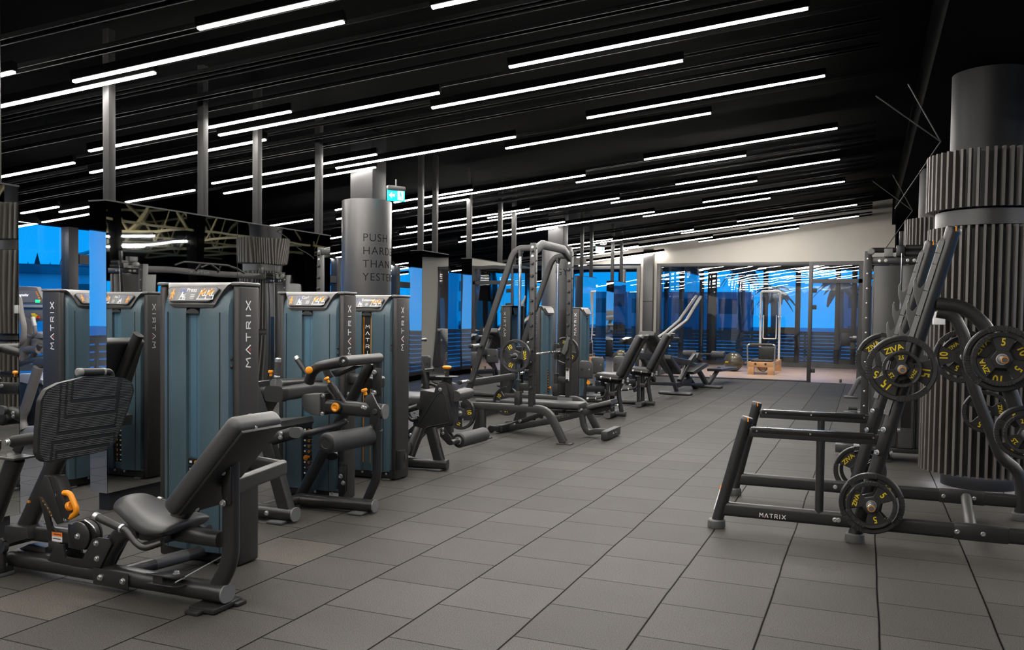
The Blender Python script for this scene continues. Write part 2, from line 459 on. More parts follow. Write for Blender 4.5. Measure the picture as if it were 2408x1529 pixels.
# the far wall with its openings
GX0, GX1, GZ = -4.77, 1.0, 2.76
bm = new()
bx(bm, -5.19, GX0, YB, YB+.2, 0, GZ+.0)
bx(bm, GX1, 2.3, YB, YB+.2, 0, GZ)
bx(bm, XL, 2.3, YB, YB+.2, GZ, 5.6)
bx(bm, XL, -8.6, YB, YB+.2, 0, GZ)
struct('wall_back', bm, 'beige')
bm = new(); bx(bm, 2.3, XR, YB, YB+.2, 0, 5.6); struct('wall_back_right', bm, 'soffit')
bm = new(); bx(bm, -5.09, -4.845, YB-.14, YB, 0, 3.1, .004); struct('trim_1', bm, 'frame_grey')
bm = new(); bx(bm, -5.09, -4.845, YB-.16, YB-.13, 1.83, 1.85, .002); struct('trim_2', bm, 'post_grey')
bm = new(); bx(bm, XL-.3, XR, YF-.2, YF, 0, 6); struct('wall_front', bm, 'front_plaster')  # unseen wall behind the camera, made pale to bounce fill light forward
bm = new(); bx(bm, XR, XR+.2, YF, YB, 2.3, 5.7); bx(bm, XR, XR+.2, YF, YB, 0, .4); struct('wall_right', bm, 'soffit')
# left window wall
bm = new(); bx(bm, XL-.18, XL, YF, YB+6, zroof(XL)-.02, zroof(XL)+.6); bx(bm, XL-.18, XL, YF, YB, 0, .12); struct('wall_left', bm, 'soffit')
LM = [-3.9, -1.8, .3, 2.4, 4.5, 5.9, 7.61, 9.1, 10.7, 12.0, 13.3, 15.45, 17.3, 18.9, 20.6]
for i, y in enumerate(LM):
    bm = new(); bx(bm, XL-.12, XL+.01, y-.07, y+.07, .12, zroof(XL)-.02, .004)
    if i+1 < len(LM):
        y1 = LM[i+1]; bx(bm, XL-.10, XL, y+.085, y1-.085, .12, .2)
        if i in (6, 9, 11): bx(bm, XL-.10, XL+.01, y+.085, y1-.085, 2.0, 2.12)
    w = struct('window_%d' % (i+1), bm, 'frame_dark')
    if i+1 < len(LM):
        bm = new(); bx(bm, XL-.075, XL-.065, y+.07, y1-.07, .2, zroof(XL)-.02); build('pane', bm, 'glass_window', w)
# frame of the glazed studio partition
def opening(name, x0, x1, z1, mulls, y=YB):
    bm = new(); t = .085
    bx(bm, x0, x0+t, y-.05, y+.1, 0, z1, .004); bx(bm, x1-t, x1, y-.05, y+.1, 0, z1, .004); bx(bm, x0+t, x1-t, y-.05, y+.1, z1-t, z1, .004); bx(bm, x0+t, x1-t, y-.03, y+.06, 0, .03)
    for a in mulls: bx(bm, a-.04, a+.04, y-.04, y+.09, .03, z1-t, .003)
    return struct(name, bm, 'frame_grey')
w = opening('window_20', GX0, -1.17, GZ, [])
xs = [GX0+.085, -3.74, -2.65, -1.255]
for a, b in zip(xs, xs[1:]):
    bm = new(); bx(bm, a, b-.006, YB+.02, YB+.032, .03, GZ-.085); build('pane', bm, 'glass_partition', w)
bm = new()
bx(bm, -1.17, -.12, YB-.05, YB+.1, GZ-.085, GZ); bx(bm, -1.17, -.12, YB-.04, YB+.09, 2.27, 2.36); bx(bm, -.2, -.12, YB-.04, YB+.09, .0, GZ)
d = struct('door_1', bm, 'frame_grey')
bm = new(); bx(bm, -1.165, -.205, YB+.02, YB+.032, .012, 2.265); build('pane', bm, 'glass_partition', d)
bm = new(); bx(bm, -1.165, -.205, YB+.02, YB+.032, 2.365, GZ-.085); build('transom_pane', bm, 'glass_partition', d)
bm = new()
for z in (.27, 1.72, 2.1): bx(bm, -1.18, -1.08, YB-.02, YB+.05, z-.05, z+.05, .004)
bx(bm, -.55, -.50, YB-.03, YB+.06, .015, .09, .004)
build('hinge', bm, 'black_dark', d)
bm = new(); bx(bm, -.53, -.34, YB-.03, YB+.05, .86, 1.14, .006); build('lock_box', bm, 'black_dark', d)
bm = new(); cyl(bm, (-.36, YB-.06, 1.05), (-.27, YB-.06, 1.05), .016); cyl(bm, (-.29, YB-.06, 1.05), (-.21, YB-.06, 1.05), .033, bev=.008); build('knob', bm, 'silver', d)
w = opening('window_21', -.12, GX1, GZ, [])
bm = new(); bx(bm, -.03, GX1-.085, YB+.02, YB+.032, .03, GZ-.085); build('pane', bm, 'glass_partition', w)
w = opening('window_22', -8.6, -5.19, 2.72, [-5.62, -7.1])
for a, b in ((-8.51, -7.14), (-7.06, -5.66), (-5.58, -5.28)):
    bm = new(); bx(bm, a, b, YB+.02, YB+.032, .03, 2.63); build('pane', bm, 'glass_partition', w)
# studio: glazed back and side walls
YW = 27.0
bm = new(); bx(bm, -9.3, 3.5, YW, YW+.2, 2.92, 4.4); bx(bm, -9.3, 3.5, YW, YW+.2, 0, .14); bx(bm, 2.2, 3.5, YW, YW+.2, .1, 3); struct('wall_studio', bm, 'frame_grey')
bm = new(); bx(bm, 3.3, 3.5, YB+.2, YW, 0, 4.4); struct('wall_studio_right', bm, 'beige')
BM_ = [-9.1, -7.4, -5.9, -4.45, -2.86, -1.92, -.8, -.35, .9, 2.2]
for i, x in enumerate(BM_):
    wd = .17 if i == 3 else .09
    bm = new(); bx(bm, x-wd, x+wd*.6, YW-.06, YW+.1, .14, 2.92, .004)
    if i+1 < len(BM_):
        x1 = BM_[i+1]
        if i in (4, 6): bx(bm, x+.05, x1-.09, YW-.03, YW+.06, 1.02, 1.2); bx(bm, x+.05, x1-.09, YW-.03, YW+.06, .14, .3)
    w = struct('window_%d' % (30+i), bm, 'frame_dark')
    if i+1 < len(BM_): bm = new(); bx(bm, x+wd*.6, x1-.09, YW, YW+.01, .14, 2.92); build('pane', bm, 'glass_window', w)
for i, y in enumerate([YB+.35, 23.8, 26.9]):
    bm = new(); bx(bm, -4.85, -4.73, y-.07, y+.07, 0, 2.9, .004)
    if i < 2:
        y1 = [23.8, 26.9][i]; bx(bm, -4.83, -4.76, y+.07, y1-.07, 0, .12); bx(bm, -4.83, -4.76, y+.07, y1-.07, 2.75, 2.9)
    w = struct('window_%d' % (45+i), bm, 'frame_dark')
    if i < 2: bm = new(); bx(bm, -4.80, -4.79, y+.07, y1-.07, .12, 2.75); build('pane', bm, 'glass_window', w)

# ------------------------------------------------------------------ LED strips on the sloping ceiling
DL = V((1, .147, .1314))
def roofhit(x, y):
    q = CD + CR*((x-PPX)/FPX) - CU*((y-PPY)/FPX)
    t = (3.646-EYE)/(q.z-.1314*q.x)
    return EYEP+q*t
STRIPS = [(463,67,800,-10),(175,193,808,48),(-60,262,368,170),(-90,196,36,168),(1012,17,1330,-52),(208,355,686,261),(513,318,1035,217),(200,404,635,330),(-90,431,182,383),
 (1195,158,1903,18),(1014,254,1608,141),(490,430,893,364),(780,393,1220,324),(515,453,893,395),(1376,276,1942,179),(1187,349,1674,265),(285,474,468,448),(45,501,143,486),
 (135,498,250,480),(20,537,215,502),(1517,378,1970,297),(1355,430,1755,364),(1018,467,1381,413),(921,475,1116,447),(900,499,1106,469),(783,493,870,482),(790,515,870,503),
 (625,531,740,516),(770,561,845,551),(770,597,845,587),(770,608,850,597),(1588,434,1976,374),(1437,478,1781,424),(1650,475,1988,427),(1510,509,1813,466),(1143,512,1459,466),
 (950,534,1250,492),(934,550,1216,511),(921,582,1032,567),(1076,556,1335,523),(1071,568,1318,536),(1262,539,1539,497),(1731,520,2016,482),(1605,551,1864,510),
 (1762,544,2020,507),(1391,573,1633,540),(1328,576,1445,563),(1643,569,1879,536),(1677,584,2026,529),(1343,584,1428,573),(1350,597,1507,580),(1458,585,1680,559),
 (1350,604,1482,590),(1372,615,1567,593),(1508,602,1714,576),(1349,623,1529,606),(905,626,960,618),(905,638,960,630),(905,651,960,643),(1050,640,1090,634)]
H = []
for x0, y0, x1, y1 in STRIPS:
    A = roofhit(x0, y0); B = roofhit(x1, y1); m = (A+B)/2; L = abs(B.x-A.x)
    # every strip follows the same direction, so only its middle and its length come from the survey
    H.append((m - DL*(L/2), m + DL*(L/2)))
for yy, xs in ((3.1, (-7.6, -5.0)), (2.1, (-3.3, -.9)), (1.0, (-6.4, -4.2)), (.1, (-3.6, -1.2)), (-1.1, (-7.0, -4.6)), (-1.9, (-3.2, -.7)), (-2.9, (-6.0, -3.6)), (4.3, (-2.3, -.3)), (3.3, (-3.5, -1.3)), (2.6, (-5.6, -3.6)), (1.5, (-1.9, .1)), (.6, (-5.8, -3.4)), (-3.3, (-2.9, -.4))):  # unseen strips added above and behind the camera as frontal fill
    A = V((xs[0], yy, zroof(xs[0]))); H.append((A, A+DL*(xs[1]-xs[0])))
NEXTRA = len(H)-len(STRIPS); EXTRA = H[len(STRIPS):]; H = H[:len(STRIPS)]
def run_of(b):
    x = b.x
    return 0 if x > -.9 else 1 if x > -2.3 else 2 if x > -3.8 else 3 if x > -5.3 else 4
RUN = ['in the run nearest the right-hand soffit', 'in the second run from the right-hand soffit', 'in the middle run above the weight machines', 'in the run above the mirrors', 'in the run above the windows']
ORD = ['first','second','third','fourth','fifth','sixth','seventh','eighth','ninth','tenth','eleventh','twelfth','thirteenth','fourteenth','fifteenth','sixteenth','seventeenth','eighteenth','nineteenth','twentieth','twenty-first','twenty-second']
runs = {}
for p in H: runs.setdefault(run_of(p[1]), []).append(p)
LIGHTY = []
for r, ps in sorted(runs.items()):
    ps.sort(key=lambda p: (p[0]+p[1]).y)
    for i, (A, B) in enumerate(ps):
        t = thing('linear_light', 'white LED strip, %s from the camera %s' % (ORD[i], RUN[r]), 'ceiling light', (A+B)/2, 'LED strips under the black ceiling')
        bm = new(); beam(bm, A, B, .05, .06, bev=.004); bmesh.ops.translate(bm, verts=bm.verts[:], vec=(0, 0, .034)); build('housing', bm, 'baffle', t)
        bm = new(); beam(bm, A+DL*.01, B-DL*.01, .030, .012); bmesh.ops.translate(bm, verts=bm.verts[:], vec=(0, 0, -.003)); build('diffuser', bm, 'strip_light', t)
        LIGHTY.append((A.y-.147*A.x, r))
# rafts of thin black slats between the strips
ys = sorted({round(y*1.3)/1.3 for y, r in LIGHTY})
for i, (A, B) in enumerate(EXTRA):
    t = thing('linear_light', 'LED strip behind or above the camera, %s from the front wall' % ORD[sorted(range(len(EXTRA)), key=lambda q: EXTRA[q][0].y).index(i)], 'ceiling light', (A+B)/2, 'LED strips behind the camera')
    bm = new(); beam(bm, A, B, .05, .06, bev=.004); bmesh.ops.translate(bm, verts=bm.verts[:], vec=(0, 0, .034)); build('housing', bm, 'baffle', t)
    bm = new(); beam(bm, A+DL*.01, B-DL*.01, .030, .012); bmesh.ops.translate(bm, verts=bm.verts[:], vec=(0, 0, -.003)); build('diffuser', bm, 'strip_light', t)
    LIGHTY.append((A.y-.147*A.x, 9))
k = 0
for y in ys:
    bm = new()
    for d in (-.22, -.15, .12, .19, .26):
        if any(abs(y+d-c_) < .075 for c_, r_ in LIGHTY): continue
        a = V((XL+.2, y+d+.147*(XL+.2), zroof(XL+.2)+.09)); b = V((.04, y+d+.147*.04, zroof(.04)+.09))
        if b.y > YB-.1 or a.y < YF+.2: continue
        beam(bm, a, b, .012, .03)
    if not bm.verts: bm.free(); continue
    o = build('ceiling_baffle', bm, 'baffle_slat'); tag(o, 'raft of thin black slats under the ceiling, %s from the camera end' % (ORD+['farthest']*20)[k], 'ceiling baffle', 'black slat rafts'); k += 1

# ------------------------------------------------------------------ mirror boxes with posts
MB_ = [('left edge of the photo, nearest the camera', .9, 3.763), ('behind the leg press tower', 4.428, 7.123), ('just beyond the lettered steel column', 9.01, 9.705), ('behind the rack with the white uprights', 10.40, 12.57), ('beyond the dark lettered column', 15.25, 16.09), ('nearest the far glass wall', 17.36, 18.32)]
PX = {1: [4.53, 5.456, 6.124, 7.04], 2: [9.11, 9.48], 3: [10.47, 11.52, 12.05], 4: [15.4, 16.0], 5: [17.5, 18.2], 0: [3.66, 1.2]}
MX0, MX1 = -5.08, -4.92
def mirror_box(i, where, y0, y1):
    t = thing('mirror_partition', 'tall free-standing mirror partition, ' + where, 'mirror', ((MX0+MX1)/2, (y0+y1)/2, 0), 'mirror partitions')
    bm = new(); bx(bm, MX0+.03, MX1-.03, y0+.05, y1-.05, 0, .135); build('plinth', bm, 'black_dark', t)
    bm = new(); bx(bm, MX0+.006, MX1-.006, y0+.006, y1-.006, .135, 2.19); build('core', bm, 'black_dark', t)
    n = 2 if y1-y0 > 1.5 else 1
    for k in range(n):
        a = y0+(y1-y0)*k/n; b = y0+(y1-y0)*(k+1)/n
        bm = new(); bx(bm, MX1-.006, MX1, a+.003, b-.003, .135, 2.19); build('mirror_pane', bm, 'mirror', t)
        bm = new(); bx(bm, MX0, MX0+.006, a+.003, b-.003, .135, 2.19); build('mirror_pane', bm, 'mirror', t)
    for y in (y0, y1-.006):
        bm = new(); bx(bm, MX0, MX1, y, y+.006, .135, 2.19); build('end_pane', bm, 'mirror', t)
    bm = new(); bx(bm, MX0-.004, MX1+.004, y0-.004, y1+.004, 2.19, 2.2); build('top_trim', bm, 'post_grey', t)
    for y in PX[i]:
        bm = new(); bx(bm, -5.03, -4.97, y-.03, y+.03, 2.2, zroof(-5)+.42, .004); build('post', bm, 'post_grey', t)
    return t
for i, a in enumerate(MB_): mirror_box(i, *a)

# ------------------------------------------------------------------ round steel columns with cut lettering
def steel_column(y, label, words, a0, m):
    c = V((-5.1, y, 0)); t = thing('lettered_column', label, 'column', c); t['kind'] = 'thing'
    bm = new(); lathe(bm, c, (0, 0, 1), [(.27, 0), (.27, 2.655), (.262, 2.66), (.2, 2.66)], 56, cap=False); build('steel_sleeve', bm, m, t)
    bm = new(); bx(bm, c.x-.13, c.x+.15, y-.13, y+.15, 2.5, zroof(-5.1)+.42, .004); build('upper_post', bm, 'core_dark', t)
    bm = new()
    for word, z, sz in words:
        cu = bpy.data.curves.new('l', 'FONT'); cu.body = word; cu.size = sz; cu.extrude = .001; cu.offset = -.001; cu.align_y = 'CENTER'; cu.space_character = 1.12
        ob = bpy.data.objects.new('l', cu); COL.objects.link(ob)
        me = bpy.data.meshes.new_from_object(ob.evaluated_get(bpy.context.evaluated_depsgraph_get()))
        b2 = bmesh.new(); b2.from_mesh(me); bmesh.ops.subdivide_edges(b2, edges=[e for e in b2.edges if e.calc_length() > .05], cuts=3)
        vm = {}
        for v in b2.verts:
            a = a0 + v.co.x/.27; rr = .2705+v.co.z
            vm[v] = bm.verts.new((c.x+rr*math.cos(a), c.y+rr*math.sin(a), z+v.co.y))
        for f in b2.faces:
            try: bm.faces.new([vm[v] for v in f.verts])
            except ValueError: pass
        b2.free(); bpy.data.objects.remove(ob); bpy.data.meshes.remove(me)
    build('cut_lettering', bm, 'cut_letters', t)
    return t
mat('cut_letters', (.006, .006, .006), .8, 0, .1)
mat('column_dark', (.09, .088, .086), .38, .8)
steel_column(8.07, 'brushed steel round column with cut lettering PUSH HARDER THAN YESTERDAY', [('PUSH', 2.24, .118), ('HARDER', 2.10, .118), ('THAN', 1.96, .118), ('YESTERDAY', 1.82, .118)], -1.17, 'column_steel')
steel_column(14.3, 'dark round column with cut lettering behind the barbell rack', [('GYM', 2.2, .17)], -1.35, 'column_dark')

# ------------------------------------------------------------------ slatted round columns
def slat_column(x, y, label, top=2.85, n=48):
    c = V((x, y, 0)); t = thing('slatted_column', label, 'column', c); t['kind'] = 'thing'
    bm = new(); lathe(bm, c, (0, 0, 1), [(.30, 0), (.30, 3.56)], 40, cap=False); build('column_core', bm, 'core_dark', t)
    bm = new(); lathe(bm, c, (0, 0, 1), [(.375, .125), (.375, 1.02)], 40, cap=False); lathe(bm, c, (0, 0, 1), [(.375, 1.1), (.375, 2.2)], 40, cap=False); lathe(bm, c, (0, 0, 1), [(.375, 2.38), (.375, top)], 40, cap=False); build('column_lining', bm, 'black_dark', t)
    for z0, z1, R in ((.13, 1.0, .455), (1.12, 2.22, .435), (2.37, top, .455)):
        bm = new()
        for i in range(n):
            a = 2*PI*i/n; p = c+V((R*math.cos(a), R*math.sin(a), 0))
            box(bm, (p.x, p.y, (z0+z1)/2), (.05, .02, z1-z0), rotz(a))
        build('slat_ring', bm, 'slat_brown', t)
    bm = new(); lathe(bm, c, (0, 0, 1), [(.42, 1.03), (.42, 1.09), (.3, 1.09), (.3, 1.03), (.42, 1.03)], 40, cap=False); lathe(bm, c, (0, 0, 1), [(.40, 2.23), (.40, 2.36), (.3, 2.36), (.3, 2.23), (.40, 2.23)], 40, cap=False); build('metal_ring', bm, 'frame_grey', t)
    bm = new(); lathe(bm, c, (0, 0, 1), [(.315, .15), (.35, .15), (.35, .165), (.315, .165), (.315, .15)], 40, cap=False); build('led_ring', bm, 'led_ring', t)
    return t
slat_column(.93, 8.4, 'round column wrapped in brown slats with glowing foot, behind the plate rack')
slat_column(.93, 13.4, 'second round slatted column, farther off beyond the cable tower')
slat_column(.93, -1.6, 'round slatted column beside the camera, seen in the mirror')

# exit signs
def exit_sign(p, label, s=1.0, xd=(.98, .2, 0), arrow=True):
    p = V(p); t = thing('exit_sign', label, 'exit sign', p); xd = V(xd).normalized(); n = xd.cross(V((0, 0, 1)))
    w, h = .36*s, .22*s
    R = Matrix((xd, -n, V((0, 0, 1)))).transposed()
    bm = new(); box(bm, p+V((0, 0, h*.62)), (w*1.03, .06, .05), R, .012); cyl(bm, p+V((0, 0, h*.7)), p+V((0, 0, h*1.4)), .008); build('sign_housing', bm, 'frame_grey', t)
    bm = new(); box(bm, p, (w, .012, h), R, .002); build('sign_panel', bm, 'exit_green' if arrow else 'exit_white', t)
    bm = new(); f = p+n*.008
    def xf(u, v, d): return f+xd*u*s+V((0, 0, v*s))+n*d
    def poly(pts, mi=0): prism(bm, [xf(a, b, 0) for a, b in pts], n*.002, mi=mi)
    if arrow:
        poly([(-.15,.0),(-.09,.055),(-.09,.022),(-.03,.022),(-.03,-.022),(-.09,-.022),(-.09,-.055)])
        poly([(.03,-.085),(.15,-.085),(.15,.085),(.03,.085)])
        build('arrow_and_doorway', bm, 'exit_white', t); bm = new(); f = p+n*.0105
    m2 = 'exit_green'
    lathe(bm, xf(.09, .062, 0), n, [(.014*s, 0), (.014*s, .002)], 12)
    for a, b, wd in (((.088,.045),(.095,-.005),.026),((.095,0),(.065,-.03),.014),((.065,-.03),(.045,-.03),.012),((.095,-.005),(.12,-.04),.014),((.12,-.04),(.12,-.075),.012),((.088,.04),(.06,.02),.01),((.09,.04),(.125,.025),.01)):
        stroke(bm, [a, b], wd, xf, .002, 0)
    build('running_figure', bm, m2, t)
pe = at(931, 460, X=-4.62)
exit_sign(pe, 'green exit sign with left arrow and running figure beside the steel column', .55, (.6, .8, 0))
exit_sign(at(1411, 588, Y=16.2), 'small pale-lit exit sign hanging before the far glass wall', .62, (.5, .86, 0), False)

# low black ducts and the red pipe of the roof on the right (they show in the mirrors)
bm = new()
for y in range(-3, 20, 2):
    beam(bm, (2.4, y, 3.05), (9.9, y, 3.05), .05, .05); beam(bm, (2.4, y, 4.1), (9.9, y, 4.1), .05, .05)
    for k in range(5):
        x = 2.4+k*1.5; beam(bm, (x, y, 3.05), (x+.75, y, 4.1), .035, .035); beam(bm, (x+.75, y, 4.1), (x+1.5, y, 3.05), .035, .035)
for x in (2.5, 4.4, 6.3, 8.2): beam(bm, (x, YF+.1, 3.05), (x, YB-.1, 3.05), .04, .04)
tag(build('roof_truss', bm, 'truss'), 'olive painted steel roof trusses reflected in the big mirror', 'roof truss')
bm = new(); tube(bm, [(3.6, YF+.2, 3.75), (3.6, YB-.2, 3.75)], .06); tag(build('sprinkler_pipe', bm, 'pipe_red'), 'red sprinkler pipe along the roof trusses, reflected in the mirror', 'pipe')
for i, (x, y) in enumerate([(3.0, 1), (4.2, 4), (3.1, 6.2), (5.2, 7), (3.0, 8.4), (3.4, 10), (5.6, 9.3), (3.1, 11.2), (5.8, 12), (3.0, 12.6), (3.2, 14), (5.4, 14.6), (6.5, 3), (6.8, 9)]):
    A = V((x, y, 2.92)); B = A+V((2.4, .35, .0))
    t = thing('linear_light', 'LED strip under the roof trusses, %s along the open hall' % ORD[i], 'ceiling light', (A+B)/2, 'LED strips under the trusses')
    bm = new(); beam(bm, A, B, .05, .06); bmesh.ops.translate(bm, verts=bm.verts[:], vec=(0, 0, .036)); build('housing', bm, 'baffle', t)
    bm = new(); beam(bm, A, B, .046, .012); build('diffuser', bm, 'strip_light', t)
for i, y in enumerate([-2.5, 1.2, 4.9, 8.6, 12.3, 16, 19.7]):
    bm = new(); bx(bm, XR-.05, XR+.15, y-.1, y+.1, .4, 2.3); struct('window_%d' % (60+i), bm, 'frame_dark')

for i, y in enumerate((11.4, 13.3, 17.0)):
    bm = new(); bx(bm, 2.45, 2.62, y-.085, y+.085, 0, 4.4, .004); tag(build('steel_post', bm, 'soffit'), 'black square steel post of the open hall, %s from the camera, seen in the mirror' % ORD[i], 'post', 'black posts of the open hall')
# spiral duct and cables over the right-hand columns
for i, (y, lab) in enumerate(((8.4, 'steel cable bracing in front of the near slatted column'), (13.4, 'steel cable bracing in front of the far slatted column'))):
    bm = new()
    for a, b in (((.55, y-.1, 2.98), (.28, y-.1, 3.5)), ((.55, y-.1, 2.98), (.02, y-.1, 3.42)), ((.55, y-.1, 2.98), (.22, y+.6, 2.5))): tube(bm, [a, b], .006)
    tag(build('bracing_cable', bm, 'frame_grey'), lab, 'cable')
bm = new(); bx(bm, .52, 1.8, 19.6, 20.6, 3.0, 3.55); tag(build('air_duct', bm, 'soffit'), 'black square air duct at the top right of the far wall', 'duct')

# ------------------------------------------------------------------ outside
bm = new(); bx(bm, -160, XL-.4, -60, 200, -1.3, -.25); bx(bm, -160, 60, 27.6, 200, -1.3, -.26); struct('ground_outside', bm, 'hill')
def slat_fence(name, p0, p1, label, top=1.02):
    p0 = V(p0); p1 = V(p1); t = thing(name, label, 'fence', (p0+p1)/2); bm = new(); z = 0.0
    while z < top: beam(bm, p0+V((0, 0, z)), p1+V((0, 0, z)), .025, .085); z += .11
    build('slat_panel', bm, 'fence', t); n = int((p1-p0).length/1.8); bm = new()
    for i in range(n+1):
        p = p0.lerp(p1, i/n); q = new(); bx(q, p.x-.03, p.x+.03, p.y-.03, p.y+.03, -.26, top+.04); build('post', q, 'fence', t)
    bm.free()
    bm = new(); beam(bm, p0+V((0, 0, top+.03)), p1+V((0, 0, top+.03)), .06, .03); build('top_rail', bm, 'fence', t)
slat_fence('slatted_fence', (-10.3, -2, 0), (-10.3, 27, 0), 'dark slatted terrace fence outside the left windows')
slat_fence('slatted_fence', (-9.5, 28.2, 0), (4, 28.2, 0), 'dark slatted terrace fence outside the studio windows')
def house(c, s, label, roof=True, rot=0, floors=2, m='house_wall'):
    c = V(c); t = thing('house', label, 'house', c); R = rotz(rot); X = R @ V((1, 0, 0)); Y = R @ V((0, 1, 0))
    bm = new(); box(bm, c+V((0, 0, s[2]/2)), s, R); build('wall', bm, m, t)
    if roof:
        bm = new(); a = c+V((0, 0, s[2])); h = s[2]*.13
        P = [a-X*s[0]*.54-Y*s[1]*.56, a-X*s[0]*.54+Y*s[1]*.56, a-X*s[0]*.4+V((0, 0, h))]
        prism(bm, [a-X*s[0]*.54-Y*s[1]*.56, a-X*s[0]*.54+Y*s[1]*.56, a-X*s[0]*.54+V((0, 0, h))], X*s[0]*1.08); build('roof', bm, 'house_roof', t)
    nx = max(2, int(s[0]/3.2)); 
    for f in range(floors):
        for k in range(nx):
            z = s[2]*(f+.5)/floors
            for sg, ln, Dr, Er in ((-1, s[1], Y, X), (1, s[0], X, Y)):
                p = c+V((0, 0, z))+(Dr*(-s[1]/2 if sg < 0 else s[0]/2))+(Er*(((k+.5)/nx-.5)*(s[0] if sg < 0 else s[1])))
                q = new(); RR = R; box(q, p, (1.4, .1, 1.2) if sg < 0 else (.1, 1.4, 1.2), RR); build('window', q, 'house_roof', t)
    return t
house((-33.5, 25.0, -1), (11, 5, 3.9), 'pale house with dark roof beyond the left window', True, .75, 2)
house((-60, 86, -1), (13, 13, 15), 'tall pale apartment block beyond the middle left windows', False, .5, 6)
house((-47, 98, -1), (12, 12, 12), 'apartment block seen beside the lettered steel column', False, .4, 5)
house((-16, 74, -1), (14, 10, 4.6), 'grey block behind the studio windows', False, .1, 2, 'house_grey')
house((6, 84, -1), (16, 10, 5.5), 'low block behind the studio door', False, -.1, 2, 'house_grey')
def conifer(c, h, r, label):
    c = V(c); t = thing('conifer_tree', label, 'tree', c, 'conifers outside'); bm = new(); n = 9; rnd = random.Random(int(h*100))
    for k in range(n):
        z = h*(.12+.86*k/n); rr = r*(1-k/n)*(.85+.3*rnd.random())+.05*r
        m = 9; vs = [bm.verts.new(c+V((math.cos(2*PI*j/m+k)*rr*(1 if j % 2 else .62), math.sin(2*PI*j/m+k)*rr*(1 if j % 2 else .62), z-h*.05*(j % 2)))) for j in range(m)]
        top = bm.verts.new(c+V((0, 0, z+h*.2)))
        for j in range(m): bm.faces.new((vs[j], vs[(j+1) % m], top))
        bm.faces.new(vs[::-1])
    build('foliage', bm, 'conifer', t); bm = new(); cyl(bm, c, c+V((0, 0, h*.3)), r*.08, 8); build('trunk', bm, 'trunk', t)
for i, (px_, top, d, w, lab) in enumerate([(88, 612, 50, 1.5, 'tallest conifer above the roof of the pale house'), (66, 630, 58, 1.2, 'smaller conifer left of the tallest one'), (118, 630, 62, 1.2, 'slim conifer right of the tallest one'), (150, 604, 72, 2.2, 'broad conifer beside the window mullion'), (187, 615, 84, 2.2, 'conifer behind the coaster mast')]):
    q = CD+CR*((px_-PPX)/FPX)-CU*((top-PPY)/FPX); p = EYEP+q*d
    conifer((p.x, p.y, -1), p.z+1, w*1.3, lab)
def palm(c, h, label):
    c = V(c); t = thing('palm_tree', label, 'tree', c, 'palms outside'); bm = new(); tube(bm, [c, c+V((.1, 0, h*.5)), c+V((.05, .1, h))], .16, .5); build('trunk', bm, 'trunk', t)
    bm = new(); rnd = random.Random(int(h*37)+int(c.x*11))
    for k in range(22):
        a = 2*PI*k/22+rnd.random()*.2; el = rnd.uniform(-.5, .9); L = rnd.uniform(.7, 1.1); top = c+V((.05, .1, h)); prev = None
        for j in range(5):
            u = j/4; p = top+V((math.cos(a)*L*u, math.sin(a)*L*u, L*u*el-L*u*u*.75)); wdt = .20*math.sin(PI*min(.97, u*.85+.12)); sd = V((-math.sin(a), math.cos(a), 0))*wdt
            cur = (bm.verts.new(p-sd), bm.verts.new(p+V((0, 0, .04))), bm.verts.new(p+sd))
            if prev:
                bm.faces.new((prev[0], prev[1], cur[1], cur[0])); bm.faces.new((prev[1], prev[2], cur[2], cur[1]))
            prev = cur
    build('fronds', bm, 'palm_leaf', t)
for c, h, lab in (((-5.6, 41.5, -.26), 4.2, 'palm tree beyond the corner of the studio terrace'), ((-3.9, 39.5, -.26), 3.0, 'low palm behind the exercise ball'), ((-1.2, 40, -.26), 3.3, 'palm behind the studio door')): palm(c, h, lab)
# roller coaster mast and track far outside the left window
def far(px_, py_, d): return EYEP+(CD+CR*((px_-PPX)/FPX)-CU*((py_-PPY)/FPX))*d
t = thing('roller_coaster', 'pale green roller coaster track on white masts behind the conifers', 'roller coaster', (far(150, 700, 58).x, far(150, 700, 58).y, -1))
bm = new(); pts = [far(112, 700, 58), far(128, 690, 58), far(140, 660, 58), far(150, 632, 58), far(162, 622, 58), far(195, 618, 58), far(215, 612, 58)]
tube(bm, pts, .16, 2); tube(bm, [p+V((0, 0, .6)) for p in pts], .12, 2); build('track', bm, 'coaster', t)
for a, b in ((142, 640), (152, 640), (196, 620)):
    q = new(); p = far(a, b, 58); tube(q, [(p.x, p.y, -1), (p.x, p.y, p.z)], .3); build('mast', q, 'house_wall', t)

# ------------------------------------------------------------------ sky
w = bpy.data.worlds.new('sky'); S.world = w; w.use_nodes = True; nt = w.node_tree; bg = nt.nodes['Background']
tc = nt.nodes.new('ShaderNodeTexCoord'); sp = nt.nodes.new('ShaderNodeSeparateXYZ'); rp = nt.nodes.new('ShaderNodeValToRGB')
nt.links.new(tc.outputs['Generated'], sp.inputs[0]); nt.links.new(sp.outputs[2], rp.inputs[0]); nt.links.new(rp.outputs[0], bg.inputs[0])
rp.color_ramp.elements[0].color = (.003, .29, .76, 1); rp.color_ramp.elements[1].color = (.002, .17, .62, 1); rp.color_ramp.elements[1].position = .5
bg.inputs[1].default_value = .80

S.view_settings.view_transform = 'Standard'; S.view_settings.look = 'None'; S.view_settings.gamma = 1.0; S.view_settings.use_curve_mapping = False
S.view_settings.exposure = 0.92
S.cycles.adaptive_threshold = .02; S.cycles.max_bounces = 8; S.cycles.diffuse_bounces = 3; S.cycles.glossy_bounces = 5; S.cycles.transparent_max_bounces = 12; S.cycles.caustics_reflective = False; S.cycles.caustics_refractive = False
